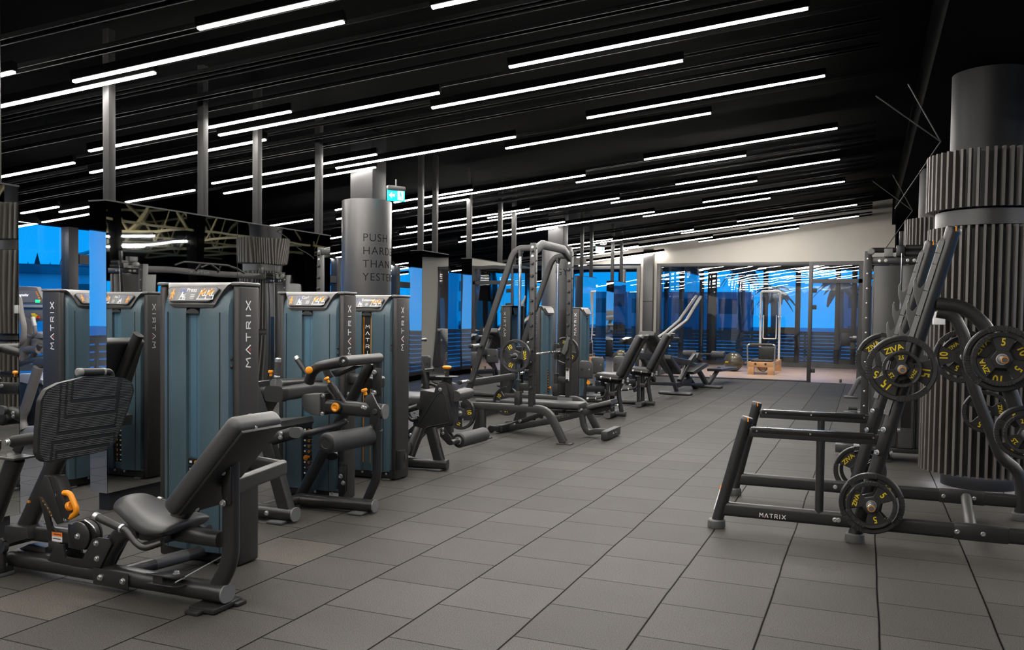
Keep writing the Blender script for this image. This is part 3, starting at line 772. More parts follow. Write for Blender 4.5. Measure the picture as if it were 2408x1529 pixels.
# ------------------------------------------------------------------ weight stack towers shared by the selectorised machines
def loc_xf(o, U, Vd):
    U = V(U).normalized(); Vd = V(Vd).normalized(); o = V(o)
    return Matrix(((U.x, Vd.x, 0, o.x), (U.y, Vd.y, 0, o.y), (0, 0, 1, o.z), (0, 0, 0, 1)))
def figure(bm, xf, x, y, s, pose, mi):
    """little exercise figure of a placard drawn with strokes"""
    P = {'stand': [[(0,.9),(0,.45)],[(0,.45),(-.15,0)],[(0,.45),(.2,.05)],[(0,.8),(.22,.5)],[(0,.8),(-.2,.55)]],
         'sit': [[(0,.85),(-.1,.4)],[(-.1,.4),(.3,.42)],[(.3,.42),(.4,.05)],[(0,.75),(.3,.6)]],
         'recline': [[(.1,.8),(-.2,.4)],[(-.2,.4),(.15,.45)],[(.15,.45),(.45,.75)],[(.05,.7),(-.05,.45)]]}[pose]
    for st in P: stroke(bm, [(x+a*s, y+b*s) for a, b in st], s*.13, xf, .0012, mi)
    h = {'stand': (0, 1.0), 'sit': (.03, .98), 'recline': (.17, .93)}[pose]
    pts = [(x+h[0]*s+math.cos(k*PI/4)*s*.1, y+h[1]*s+math.sin(k*PI/4)*s*.1) for k in range(8)]
    bm.faces.new([bm.verts.new(xf(a, b, .0012)) for a, b in pts]).material_index = mi
def machine_icon(bm, xf, x, y, s, mi):
    for st in ([(0,0),(.9,0)],[(.1,0),(.25,.8)],[(.25,.8),(.5,.3)],[(.5,.3),(.85,.35)],[(.85,.35),(.9,0)],[(.6,.3),(.75,.75)]): stroke(bm, [(x+a*s, y+b*s) for a, b in st], s*.07, xf, .001, mi)
def tower(t, o, U, Vd, w=.56, title='LegPress', banner=False, stack=True, d=.17, H=1.59, mini=False, teal='teal', depth_back=.0):
    xf = loc_xf(o, U, Vd); B = lambda n, bm, m, p=t: build(n, bm, m, p, xf=xf)
    for x0 in (0, w-.05):
        bm = new(); bx(bm, x0, x0+.05, 0, d, .005, H-.018, .016, seg=3); sp = B('side_panel', bm, 'tower_side')
        bm = new(); bx(bm, x0-.004, x0+.056, -.012, d+.004, H-.02, H, .008); B('end_cap', bm, 'tower_cap', sp)
        bm = new(); sx = x0+.0502 if x0 > 0 else x0-.0002
        wordmark(bm, (sx, d*.42, 1.30), (0, 0, 1), (0, -1 if x0 > 0 else 1, 0), .37, .036, .0012, 0, 1, .0066)
        B('lettering', bm, ['white', 'red'], sp)
    # moulded front shell with a central channel
    c = w/2; a = .047
    prof = [(.045, .10), (.045, .02), (.062, -.018), (.10, -.036), (c-a-.012, -.046), (c-a-.002, -.043), (c-a, -.020), (c+a, -.020), (c+a+.002, -.043), (c+a+.012, -.046), (w-.10, -.036), (w-.062, -.018), (w-.045, .02), (w-.045, .10)]
    bm = new(); zs = [(.075, 0), (1.40, 0), (1.46, .006), (1.51, .022), (1.545, .05), (1.56, .085)]
    rings = []
    for z, back in zs: rings.append([bm.verts.new((x, max(y, y*(1)+back) if y < .09 else y, z)) for x, y in prof])
    for A, C in zip(rings, rings[1:]):
        for i in range(len(A)-1): bm.faces.new((A[i], A[i+1], C[i+1], C[i]))
    bm.faces.new(rings[-1]); bm.faces.new(rings[0][::-1])
    for A, C in zip(rings, rings[1:]): bm.faces.new((A[-1], A[0], C[0], C[-1]))
    B('front_shell', bm, teal)
    if not mini:
        bm = new()
        for x in (.105, w-.105): bx(bm, x-.0015, x+.0015, -.0405, -.036, .08, 1.42)
        B('shell_seam', bm, 'black_dark')
    # channel
    zs0 = .60 if stack else .12
    bm = new(); bx(bm, c-a+.001, c+a-.001, -.0235, -.019, zs0, 1.435); 
    if banner:
        B('channel_cover', bm, 'black_gloss'); bm = new()
        for x in (c-a+.008, c+a-.014): bx(bm, x, x+.006, -.026, -.0235, .14, 1.435)
        B('yellow_stripe', bm, 'orange'); bm = new()
        for i, ch in enumerate('MATRIX'):
            z = 1.315-i*.056; q = lambda u, v, dd, z=z: V((c+u, -.0237-dd, z+v))
            for st in GLY[ch]: stroke(bm, [((p[0]-.5)*.036, (p[1]-.5)*.027) for p in st], .005, q, .001, 0)
        B('channel_lettering', bm, 'white')
    else:
        B('channel_cover', bm, 'teal_channel'); bm = new(); bx(bm, c+.012, c+.014, -.025, -.0235, zs0, 1.435); bx(bm, c-a+.001, c-a+.012, -.025, -.0235, .1, 1.435); B('channel_rib', bm, teal)
    bm = new(); prism(bm, [(c+a*1.02*math.cos(k*PI/8), -.0465, 1.412+.028*math.sin(k*PI/8)) for k in range(9)], (0, .03, 0)); B('channel_cap', bm, 'frame_grey')
    if stack and not banner:
        bm = new()
        for k in range(11): bx(bm, c-a+.002, c+a-.002, -.030, -.02, .135+k*.042, .135+k*.042+.036, .002)
        ws = t; B('stack_plate', bm, 'black_gloss'); bm = new()
        for k in range(11): lathe(bm, (c+.012, -.031, .153+k*.042), (0, -1, 0), [(.010, 0), (.010, .003), (.006, .003), (.006, 0)], 10, cap=False)
        B('hole_ring', bm, 'orange', ws); bm = new()
        for k in range(11): bx(bm, c-.035, c-.018, -.0312, -.03, .147+k*.042, .159+k*.042)
        B('weight_number', bm, 'white', ws)
        bm = new(); lathe(bm, (c+.012, -.031, .153+4*.042), (0, -1, 0), [(.006, 0), (.006, .03), (.02, .032), (.02, .045), (.012, .05), (0, .05)], 14); B('selector_pin', bm, 'orange')
    # grey head with the placard
    bm = new()
    outl = []
    hw, hb = w/2-.062, w/2-.115
    def ring(z, y, half, bow):
        n = 10; r = []
        for k in range(n+1):
            u = -1+2*k/n; r.append(bm.verts.new((c+half*u, y-bow*(1-u*u), z)))
        return r
    A = [ring(1.452, -.035, hb*.84, .006), ring(1.446, -.042, hb*.80, .010), ring(1.464, -.050, hb*.93, .012), ring(1.492, -.043, hb*1.0, .013), ring(1.545, -.019, hw*.86, .012), ring(1.572, -.004, hw*.93, .010), ring(1.585, .012, hw, .006), ring(1.59, .05, hw+.01, 0), ring(1.588, d, hw+.01, 0)]
    for R1, R2 in zip(A, A[1:]):
        for i in range(10): bm.faces.new((R1[i], R1[i+1], R2[i+1], R2[i]))
    bott = [bm.verts.new((v.co.x, d, 1.452)) for v in (A[0][0], A[0][-1])]
    bm.faces.new(A[0][::-1]+[bott[0], bott[1]])
    bm.faces.new([r[0] for r in A]+[bott[0]]); bm.faces.new([r[-1] for r in A][::-1]+[bott[1]][::-1]) if False else bm.faces.new([bott[1]]+[r[-1] for r in A][::-1])
    B('head', bm, 'tower_cap')
    # placard lies on the sloping face
    sl = V((0, .048, .098)).normalized(); nrm = V((1, 0, 0)).cross(sl)
    oc = V((c, -.0435, 1.518))
    def pf(u, v, dd):
        return oc + V((1, 0, 0))*u + sl*v + nrm*(dd+.0075)
    def slab(pts, m, n, z0=0, th=.003):
        bm = new(); A_ = [bm.verts.new(pf(a, b, z0+th)) for a, b in pts]; B_ = [bm.verts.new(pf(a, b, z0-.010)) for a, b in pts]
        bm.faces.new(A_); bm.faces.new(B_[::-1])
        for i in range(len(pts)): bm.faces.new((A_[i], B_[i], B_[(i+1) % len(pts)], A_[(i+1) % len(pts)]))
        return B(n, bm, m)
    def trap(wt, wb, h0, h1, r=.012):
        pts = []
        for cx, cy, a0 in ((wt-r, h1-r, 0), (-wt+r, h1-r, PI/2), (-wb+r, h0+r, PI), (wb-r, h0+r, 1.5*PI)):
            for k in range(5): pts.append((cx+r*math.cos(a0+k*PI/8), cy+r*math.sin(a0+k*PI/8)))
        return pts
    slab(trap(hw*.79, hw*.67, -.047, .045, .02), 'frame_grey', 'placard_rim')
    pl = slab(trap(hw*.75, hw*.63, -.042, .040, .017), 'placard', 'placard', .001)
    if mini:
        bm = new(); q = lambda u, v, dd: pf(u, v, dd+.0045)
        for x in (-.09, -.03, .03, .09): stroke(bm, [(x, -.02), (x, .025)], .02, q, .001, 0)
        B('placard_print', bm, 'placard_light', pl)
    elif title:
        bm = new(); q = lambda u, v, dd: pf(u, v, dd+.0045)
        bx_ = [(-hw*.44, -.042), (hw*.12, -.042), (hw*.18, .040), (-hw*.40, .040)]
        bm.faces.new([bm.verts.new(q(a, b, .0003)) for a, b in bx_]).material_index = 0
        a1, a2 = title
        sz = .034
        text_bm(bm, a1, q(-hw*.28 if len(a2) < 9 else -hw*.36, .022, .001), (1, 0, 0), sl, sz, .0008, 1, .004)
        text_bm(bm, a2, q(-hw*.28+(.062 if len(a2) > 4 else .05) if len(a2) < 9 else -hw*.36+.1, .022, .001), (1, 0, 0), sl, sz, .0008, 2)
        figure(bm, q, -hw*.58, -.032, .056, 'stand', 3); figure(bm, q, -hw*.28, -.036, .045, 'sit', 2); machine_icon(bm, q, -hw*.34, -.038, .05, 2)
        machine_icon(bm, q, hw*.22, -.034, .07, 2); figure(bm, q, hw*.32, -.028, .06, 'recline', 3); machine_icon(bm, q, hw*.44, -.034, .07, 2); figure(bm, q, hw*.55, -.028, .06, 'recline', 3)
        for k in range(3): stroke(bm, [(hw*.0, -.008-k*.01), (hw*.12, -.008-k*.01)], .003, q, .0005, 2)
        B('placard_print', bm, ['placard_light', 'ink_blue', 'white', 'orange'], pl)
    # foot of the tower
    bm = new(); bx(bm, .03, w-.03, -.01, d-.01, .012, .09, .008); B('base', bm, 'black_metal')
    bm = new(); lathe(bm, (c+.09, -.0455, .085), (0, -1, 0), [(.0, 0), (.0, 0)], 4) if False else None
    bm = new()
    for x in (.09, w-.09): bx(bm, x-.04, x+.04, -.03, .02, 0, .014, .004)
    for x in (.09, w-.09): bx(bm, x-.04, x+.04, d-.05, d, 0, .014, .004)
    B('foot_pad', bm, 'grey_foot')
    bm = new()
    for x in (c-.05, c+.06, w-.09): bolt(bm, (x, -.012, .055), (0, -1, 0), .009)
    B('bolt', bm, 'silver')
    bm = new()
    for z in (1.12, 1.165): lathe(bm, (w-.055, -.002, z), (0, -1, 0), [(.011, 0), (.011, .004), (.006, .007), (0, .007)], 12)
    B('plug', bm, 'black_dark')
def warn_label(t, o, xd, yd, w, h, name='warning_label'):
    bm = new(); xd = V(xd).normalized(); yd = V(yd).normalized(); n = xd.cross(yd); o = V(o)
    def q(x0, x1, y0, y1, d, mi): bm.faces.new([bm.verts.new(o+xd*a+yd*b+n*d) for a, b in ((x0, y0), (x1, y0), (x1, y1), (x0, y1))]).material_index = mi
    q(-w/2, w/2, -h/2, h/2, .001, 0)
    if w > h: q(-w/2, w/2, h*.05, h/2, .0016, 1); q(-w*.4, w*.35, -h*.25, -h*.15, .0016, 2); q(-w*.3, w*.4, h*.2, h*.3, .0018, 2)
    else:
        q(-w/2, w/2, h*.42, h/2, .0016, 1)
        for k in range(8): q(-w*.4, w*.35, h*(.3-k*.09), h*(.3-k*.09)+h*.02, .0016, 2)
    build(name, bm, ['white', 'orange_label', 'frame_grey'], t)
def grip(bm, pts, r, mi_g=0, mi_c=1):
    """rubber grip with metal end rings along a straight piece"""
    a, b = V(pts[0]), V(pts[1]); d = (b-a).normalized()
    cyl(bm, a, b, r, 18, .003, mi_g)
    cyl(bm, a-d*.004, a+d*.03, r*1.06, 18, .006, mi_c); cyl(bm, b-d*.008, b+d*.006, r*1.1, 18, .002, mi_c)
# ------------------------------------------------------------------ leg press (nearest machine)
def leg_press():
    Y0 = 3.21
    k = lambda x, y, Y=Y0: at(x/3.3234, 980+y/3.3234, Y=Y)
    j = lambda x, y, Y=Y0: at(x/3.3234, 560+y/3.3234, Y=Y)
    e = lambda x, y, Y=Y0: at(x/4.025, 980+y/4.025, Y=Y)
    c3 = lambda x, y, X: at(80+x/5.881, 850+y/5.881, X=X)
    t = thing('leg_press_machine', 'leg press with ribbed foot plate, teal stack tower and dark backrest, nearest machine', 'leg press machine', (-3.2, 3.4, 0))
    B = lambda n, bm, m, p=t: build(n, bm, m, p)
    tower(t, (-3.784, 3.775, 0), (1, 0, 0), (0, 1, 0), .583, ('Leg', 'Press'))
    warn = None
    # floor rail
    zr = .078; xL, xR = k(120, 1110).x, k(1772, 1388).x
    bm = new(); tube(bm, [(xL, Y0, zr), (xR, Y0, zr)], rrect(.105, .088, .040, 5)); rail = B('floor_rail', bm, 'black_metal')
    bm = new(); tube(bm, [(xR, Y0, zr), (xR+.008, Y0, zr)], rrect(.103, .086, .039, 5)); B('end_cap', bm, 'grey_cap', rail)
    bm = new(); bx(bm, xR-.14, xR+.01, Y0-.10, Y0+.10, .006, .03, .004); bx(bm, xR-.13, xR-.05, Y0-.14, Y0-.06, 0, .02, .006); bx(bm, xR-.06, xR+.03, Y0+.04, Y0+.11, 0, .02, .006); B('rail_foot', bm, 'black_metal')
    bm = new(); bx(bm, k(860, 1290).x-.05, k(1065, 1300).x+.01, Y0-.062, Y0-.056, .035, .118, .003)
    B('joint_plate', bm, 'black_metal')
    bm = new(); 
    for x in (865, 1040): bolt(bm, (k(x, 1290).x, Y0-.062, .075), (0, -1, 0), .013)
    for x, y in ((1745, 435), (1745, 675)): bolt(bm, k(x, y, Y0-.04), (0, -1, 0), .013)
    for x, y in ((755, 990), (760, 1110)): bolt(bm, k(x, y, Y0-.05), (0, -1, 0), .012)
    bolt(bm, k(1985, 90, Y0-.04), (.6, -.8, .2), .014); bolt(bm, k(1535, 715, Y0-.03), (.3, -.9, 0), .012)
    B('bolt', bm, 'silver')
    # rear upright, curved at the foot
    bm = new(); tube(bm, [k(1670, 1360), k(1700, 1335), k(1805, 1130), k(1805, 290)], rrect(.052, .088, .025, 4), .28, up=(1, 0, .3), n=10); B('rear_upright', bm, 'black_metal')
    bm = new(); a = k(1760, 420, Y0-.03); b = k(1760, 690, Y0-.03); bx(bm, a.x-.012, a.x+.035, Y0-.034, Y0-.028, b.z, a.z+.02, .006); B('joint_plate', bm, 'black_metal')
    # sloping backrest spine
    s1 = k(1985, 45); s0 = k(1320, 885)
    bm = new(); tube(bm, [s0, s1], rrect(.062, .088, .03, 5), up=(-.7, 0, .7)); sp = B('backrest_spine', bm, 'black_metal')
    dd = (s1-s0).normalized(); bm = new(); tube(bm, [s1, s1+dd*.012], rrect(.066, .092, .03, 5), up=(-.7, 0, .7)); B('end_cap', bm, 'grey_cap', sp)
    bm = new(); tube(bm, [k(1290, 895), k(1730, 960)], rrect(.08, .075, .03, 4)); B('seat_beam', bm, 'black_metal')
    # backrest pad
    hw = .165
    A = k(1245, 690, Y0-hw); T = j(1785, 1378, Y0-hw); d = (T-A).normalized(); n = V((0, 1, 0)).cross(d).normalized()
    if n.x < 0: n = -n
    m = (A+T)/2; Lp = (T-A).length
    R = Matrix((d, V((0, 1, 0)), n)).transposed()
    bm = new(); box(bm, V((m.x, Y0, m.z))+n*.045, (Lp, 2*hw, .09), R, .034, 4); B('backrest_pad', bm, 'leather')
    bm = new(); box(bm, V((m.x, Y0, m.z))+n*.093, (Lp*.93, 2*hw-.05, .02), R, .006); B('pad_backing', bm, 'black_dark')
    # saddle seat
    # rings run from the raised horn at the front to the flat rear; each is a rounded outline across the seat
    bm = new(); rings = []
    for x, zt_, zb_, hw_ in ((-3.445, .470, .462, .02), (-3.435, .492, .440, .085), (-3.40, .506, .420, .115), (-3.35, .500, .395, .125), (-3.29, .474, .360, .135), (-3.22, .446, .338, .155), (-3.15, .430, .334, .172), (-3.08, .424, .342, .172), (-3.035, .416, .360, .160), (-3.02, .405, .385, .13)):
        r = []
        for q in range(20):
            a = 2*PI*q/20; ca, sa = math.cos(a), math.sin(a); cy_ = math.copysign(abs(ca)**.55, ca); sz_ = math.copysign(abs(sa)**.7, sa)
            z = (zt_+zb_)/2+(zt_-zb_)/2*sz_ - (.02 if sa > 0 else 0)*cy_*cy_*(1 if x < -3.25 else .4)
            r.append(bm.verts.new((x, Y0+hw_*cy_, z)))
        rings.append(r)
    for A_, C_ in zip(rings, rings[1:]):
        for q in range(20): bm.faces.new((A_[q], A_[(q+1) % 20], C_[(q+1) % 20], C_[q]))
    bm.faces.new(rings[0][::-1]); bm.faces.new(rings[-1]); sp_ = B('seat_pad', bm, 'leather')
    md = sp_.modifiers.new('s', 'SUBSURF'); md.levels = 1; md.render_levels = 2
    bm = new(); bx(bm, -3.27, -3.1, Y0-.08, Y0+.08, .3, .345, .006); beam(bm, k(1130, 1005, Y0-.09), k(1310, 960, Y0-.09), .04, .03); B('seat_bracket', bm, 'black_metal')
    for sg in (-1, 1):
        Yh = Y0+sg*.2; off = V((0, Yh-(Y0-.2), 0))
        pts = [k(x, y, Y0-.2)+off for x, y in ((740, 775), (955, 875))]
        bm = new(); grip(bm, pts, .019); h = B('seat_handle', bm, ['rubber', 'silver'])
        bm = new(); tube(bm, [pts[1], pts[1]+(pts[1]-pts[0])*.12, k(1060, 985, Y0-.2)+off, k(1125, 1035, Y0-.2)+off, k(1260, 985, Y0-.15)+off*.8], .015, .06); B('handle_tube', bm, 'black_metal', h)
    # front post of the seat and the gusset plate over the rail
    bm = new(); tube(bm, [k(790, 1205), k(860, 1050), k(965, 895), k(1100, 880)], rrect(.07, .09, .03, 4), .16, up=(1, 0, 0), n=8); B('seat_post', bm, 'black_metal')
    pl = [(370, 1125), (430, 1000), (495, 1000), (505, 1105), (640, 1125), (720, 960), (760, 945), (850, 955), (870, 1000), (770, 1200), (600, 1170)]
    bm = new(); prism(bm, [k(x, y, Y0-.05) for x, y in pl], (0, .012, 0), .002); prism(bm, [k(x, y, Y0-.05)+V((0, .10, 0)) for x, y in pl], (0, .012, 0), .002); B('gusset_plate', bm, 'black_metal')
    bm = new(); a = k(475, 1010); bx(bm, a.x-.045, a.x+.045, Y0-.045, Y0+.045, a.z-.02, a.z+.035, .012); B('rubber_stop', bm, 'rubber')
    # lower link arm with pulley and warning label
    a, b = k(170, 890), k(640, 945)
    bm = new(); tube(bm, [a, b], rrect(.07, .085, .02, 3)); B('link_arm', bm, 'black_metal')
    c = k(610, 935, Y0-.05)
    bm = new(); lathe(bm, c, (0, 1, 0), [(.0, 0), (.068, 0), (.072, .003), (.072, .01), (.0, .01)], 28); lathe(bm, c+V((0, .08, 0)), (0, 1, 0), [(.0, 0), (.072, 0), (.072, .01), (0, .01)], 28); bx(bm, c.x-.075, c.x, c.y+.0015, c.y+.009, c.z-.07, c.z+.055, .003); B('pulley_cheek', bm, 'black_metal')
    bm = new(); lathe(bm, c+V((.012, .025, 0)), (0, 1, 0), [(.0, 0), (.075, 0), (.066, .012), (.066, .024), (.075, .036), (0, .036)], 28); B('pulley', bm, 'black_dark')
    bm = new(); bolt(bm, c, (0, -1, 0), .013); B('bolt', bm, 'silver')
    bm = new(); p0 = c+V((.075, .04, .04)); p1 = k(745, 945); tube(bm, [c+V((.0, .04, .075)), p0, p1, p1+V((.06, 0, -.07))], .005, .03); cyl(bm, p1-V((.025, 0, -.02)), p1, .012); tube(bm, [c+V((.03, .03, -.06)), c+V((.06, .03, -.14)), c+V((.13, .03, -.16))], .004, .05); B('steel_cable', bm, 'silver')
    lb = k(448, 940, Y0-.036); warn_label(t, (lb.x, Y0-.0365, lb.z), (1, 0, 0), (0, 0, 1), .075, .05)
    # swing post, adjuster box, yellow handle
    bm = new(); tube(bm, [k(205, 860), k(440, 345), k(470, 280)], rrect(.065, .10, .03, 4), up=(-.8, 0, .5)); B('front_swing_post', bm, 'black_metal')
    ad = [(338, 462), (380, 470), (490, 820), (440, 845), (290, 590)]
    bm = new(); prism(bm, [k(x, y, Y0-.06) for x, y in ad], (0, .065, 0), .006); 
    bm2 = [(380, 462), (440, 470), (545, 790), (490, 820)]
    prism(bm, [k(x, y, Y0-.06) for x, y in bm2], (0, .065, 0), .006); B('adjuster_box', bm, 'black_metal')
    sc = [(300, 620), (345, 590), (400, 850), (440, 905), (370, 890)]
    bm = new(); prism(bm, [k(x, y, Y0-.045) for x, y in sc], (0, .01, 0), .001); B('adjuster_quadrant', bm, 'black_metal')
    bm = new(); prism(bm, [k(x, y, Y0-.0625) for x, y in ((312, 628), (328, 626), (368, 685), (408, 770), (405, 785), (393, 780), (350, 690))], (0, .002, 0)); B('scale_strip', bm, 'duct')
    bm = new(); bx(bm, k(308, 648).x-.006, k(308, 648).x+.006, Y0-.066, Y0-.055, k(308, 648).z-.006, k(308, 648).z+.006, .001)
    for q in ((335, 660), (352, 688), (374, 715), (388, 745), (402, 772)): p = k(*q, Y0-.064); bx(bm, p.x-.003, p.x+.003, p.y-.001, p.y+.001, p.z-.003, p.z+.003)
    B('scale_mark', bm, 'orange')
    yh = Y0-.045; hb = [k(455, 608, yh), k(480, 598, yh), k(545, 595, yh), k(610, 745, yh), k(548, 788, yh), k(520, 802, yh)]
    bm = new(); tube(bm, hb[1:5], .0145, .035); h = B('adjuster_handle', bm, 'orange')
    bm = new(); tube(bm, hb[:2], .008); tube(bm, hb[4:], .008); bolt(bm, hb[0], (.9, -.2, .1), .014); bolt(bm, hb[5], (.9, -.2, .1), .014); B('handle_mount', bm, 'silver', h)
    bm = new(); a = k(485, 725, yh); b = k(545, 700, yh); d = (b-a).normalized(); cyl(bm, a, b, .011); lathe(bm, b-d*.012, d, [(.012, 0), (.024, .006), (.024, .022), (.018, .026), (0, .024)], 20, 0); B('pull_knob', bm, ['orange'])
    # foot plate faces the seat
    X0 = -3.72
    tl, tr, br, bl = [c3(x, y, X0) for x, y in ((95, 400), (1395, 330), (1120, 1300), (85, 1400))]
    ya, yb = tl.y, tr.y; zt, zb = tl.z, bl.z-.005; lean = -.04
    def FP(y, z, dx=0): return V((X0+dx+lean*(zt-z)/(zt-zb), y, z))
    outl = []
    crn = [(ya+.10, zt+.028), ((ya+yb)/2-.02, zt+.052), ((ya+yb)/2+.1, zt+.05), (yb-.08, zt+.03), (yb-.02, zt+.005), (yb, zt-.05), (yb-.03, zt-.15), (yb-.09, zb+.06), (yb-.12, zb+.02), (yb-.16, zb), (ya+.09, zb-.015), (ya+.035, zb), (ya+.005, zb+.045), (ya, zt-.2), (ya+.003, zt-.05), (ya+.03, zt+.0)]
    crn = rounded(crn, .035)
    bm = new(); prism(bm, [FP(y, z, -.03) for y, z in crn], (.03, 0, 0), .006); fp = B('foot_plate', bm, 'rubber')
    bm = new()
    def edge_y(z, side):
        ys = []
        for (a, b) in zip(crn, crn[1:]+crn[:1]):
            if (a[1]-z)*(b[1]-z) < 0: ys.append(a[0]+(b[0]-a[0])*(z-a[1])/(b[1]-a[1]))
        return (min(ys)+.012, max(ys)-.012) if len(ys) >= 2 else None
    # grooves that stay smooth between the ribs: U shapes above, arches below
    W = yb-ya
    def in_groove(y, z):
        u = (y-ya)/W; v = (zt+.05-z)/(zt+.05-zb)
        for (u0, u1, vb) in ((.30, .80, .30), (.245, .815, .50), (.185, .835, .70)):
            if v < vb+.012:
                inner = (u0+.012 < u < u1-.012+(-.06*v))
                outer = (u0-.012 < u < u1+.012+(-.06*v))
                if outer and (not inner or v > vb-.035): return True
        for (u0, u1, vt) in ((.14, .80, .775), (.19, .74, .90)):
            if v > vt-.01:
                inner = (u0+.014 < u < u1-.014); outer = (u0-.014 < u < u1+.014)
                if outer and (not inner or v < vt+.03+.012*(vt < .8)): return True
        return False
    z = zt+.04
    while z > zb-.005:
        ey = edge_y(z, 0)
        if ey:
            y = ey[0]; st = None; n = 90
            for q in range(n+1):
                y = ey[0]+(ey[1]-ey[0])*q/n; g = in_groove(y, z) or q == n
                if not g and st is None: st = y
                if g and st is not None:
                    if y-st > .006: box(bm, FP((st+y)/2, z, .0015), (.005, y-st, .0038))
                    st = None
        z -= .0088
    B('rib', bm, 'rib_edge', fp)['kind'] = 'stuff'
    bm = new(); pz = zb+.215*(zt+.05-zb); wordmark(bm, FP((ya+yb)/2-.05, zb+(zt+.05-zb)*.195, .0005), (0, 1, 0), (0, 0, 1), .15, .022, .0012, 0, 0, .003); B('embossed_lettering', bm, 'rubber_edge', fp)
    bm = new(); bx(bm, X0-.09, X0-.035, Y0-.12, Y0+.2, zb+.05, zt-.02, .01); B('plate_backing', bm, 'black_metal')
    # handle on top of the foot plate
    h0, h1 = c3(600, 150, X0-.02), c3(960, 145, X0-.02)
    bm = new(); grip(bm, [h0, h1], .02); h = B('plate_handle', bm, ['rubber', 'grey_cap'])
    bm = new(); tube(bm, [h1, h1+V((0, .05, 0)), h1+V((0, .055, -.10))], .017, .045); B('handle_tube', bm, 'black_metal', h)
    # second linkage post further left with its yoke
    bm = new(); tube(bm, [e(-60, 960), e(150, 390)], rrect(.07, .1, .03, 4), up=(-.8, 0, .5)); B('rear_swing_post', bm, 'black_metal')
    yk = [(10, 335), (62, 200), (92, 192), (122, 215), (122, 280), (75, 385)]
    for sg in (-1, 1):
        bm = new(); prism(bm, [e(x, y, Y0)+V((0, sg*.07-.005, 0)) for x, y in yk], (0, .01, 0), .002); B('yoke_plate', bm, 'black_metal')
    bm = new(); a = e(85, 385); bx(bm, a.x-.01, a.x+.13, Y0-.07, Y0+.06, a.z, a.z+.012, .002); B('yoke_bridge', bm, 'mid_metal')
    bm = new(); a = e(80, 240, Y0-.02); tube(bm, [e(130, 238), e(560, 170)], .034); B('upper_link', bm, 'black_metal')
    bm = new(); bolt(bm, e(75, 243, Y0-.077), (0, -1, 0), .016); B('bolt', bm, 'silver')
    # left base block
    bk = [(8, 1230), (45, 1035), (250, 1055), (270, 1160), (100, 1190), (60, 1240)]
    bm = new(); prism(bm, [e(x, y, Y0-.08) for x, y in bk], (0, .16, 0), .005); B('pivot_block', bm, 'black_metal')
    bm = new(); a = e(0, 1330); b = e(400, 1270); prism(bm, [e(x, y, Y0+.02) for x, y in ((30, 1300), (250, 1215), (425, 1240), (425, 1330), (30, 1400))], (0, .10, 0), .01); B('base_block', bm, 'black_metal')
    bm = new(); prism(bm, [e(x, y, Y0-.10) for x, y in ((-40, 1160), (10, 1160), (28, 1180), (28, 1470), (-40, 1480))], (0, .02, 0), .003); cyl(bm, e(20, 1240, Y0-.1), e(60, 1240, Y0-.08), .03); B('front_upright', bm, 'black_metal')
    bm = new(); p = e(10, 1470, Y0-.09); bx(bm, p.x-.14, p.x+.03, Y0-.13, Y0-.03, 0, .02, .006); B('rail_foot', bm, 'grey_foot')
    bm = new(); bx(bm, p.x-.12, p.x+.02, Y0-.12, Y0-.03, .015, .05, .004); B('foot_bracket', bm, 'black_metal')
    # tie tube to the tower and the cable guide plate on the floor
    bm = new(); p0 = V((-3.52, Y0, .075)); p1 = V((-3.43, 3.80, .07)); tube(bm, [p0, p1], rrect(.075, .06, .025, 4)); B('tie_tube', bm, 'black_metal')
    bm = new(); tube(bm, [p0.lerp(p1, .38), p0.lerp(p1, .72)], rrect(.077, .062, .025, 4)); B('tie_sleeve', bm, 'duct')
    g = at(1330/3.3234, 980+1215/3.3234, Z=.16)
    bm = new(); pts = [(g.x-.10, g.y-.05), (g.x-.02, g.y+.06)]+[(g.x+.03+.06*math.cos(a), g.y+.01+.055*math.sin(a)) for a in [PI/2-.3-k_*PI/6 for k_ in range(7)]]
    prism(bm, [(a, b, .145) for a, b in pts], (0, 0, .008), .002); prism(bm, [(a, b, .10) for a, b in pts], (0, 0, .008), .002); bx(bm, g.x-.07, g.x-.01, g.y-.04, g.y+.02, .10, .15); B('cable_guide', bm, 'black_metal')
    bm = new(); bolt(bm, (g.x+.03, g.y+.01, .153), (0, 0, 1), .013); B('bolt', bm, 'silver')
    bm = new(); tube(bm, [(g.x+.06, g.y-.03, .125), k(1740, 1090, 3.3)], .0035); B('steel_cable', bm, 'silver')
    # bent arm from the tower round to the upright
    cz = .575
    cp = at(560+985/7.644, 930+1250/7.644, Z=cz)
    bm = new(); tube(bm, [(-3.19, 3.86, cz), (cp.x-.0, 3.80, cz), (cp.x, cp.y-.08, cz), (-2.82, Y0+.02, cz)], rrect(.045, .085, .02, 4), .075, n=8); B('side_arm', bm, 'black_metal')
    bm = new(); bx(bm, -3.2, -3.19, 3.79, 3.92, cz-.13, cz+.13, .004); B('mount_plate', bm, 'black_metal')
    bm = new()
    for y, z in ((3.82, cz+.1), (3.895, cz+.1)): bolt(bm, (-3.19, y, z), (1, 0, 0), .013)
    B('bolt', bm, 'silver')
    return t
leg_press()
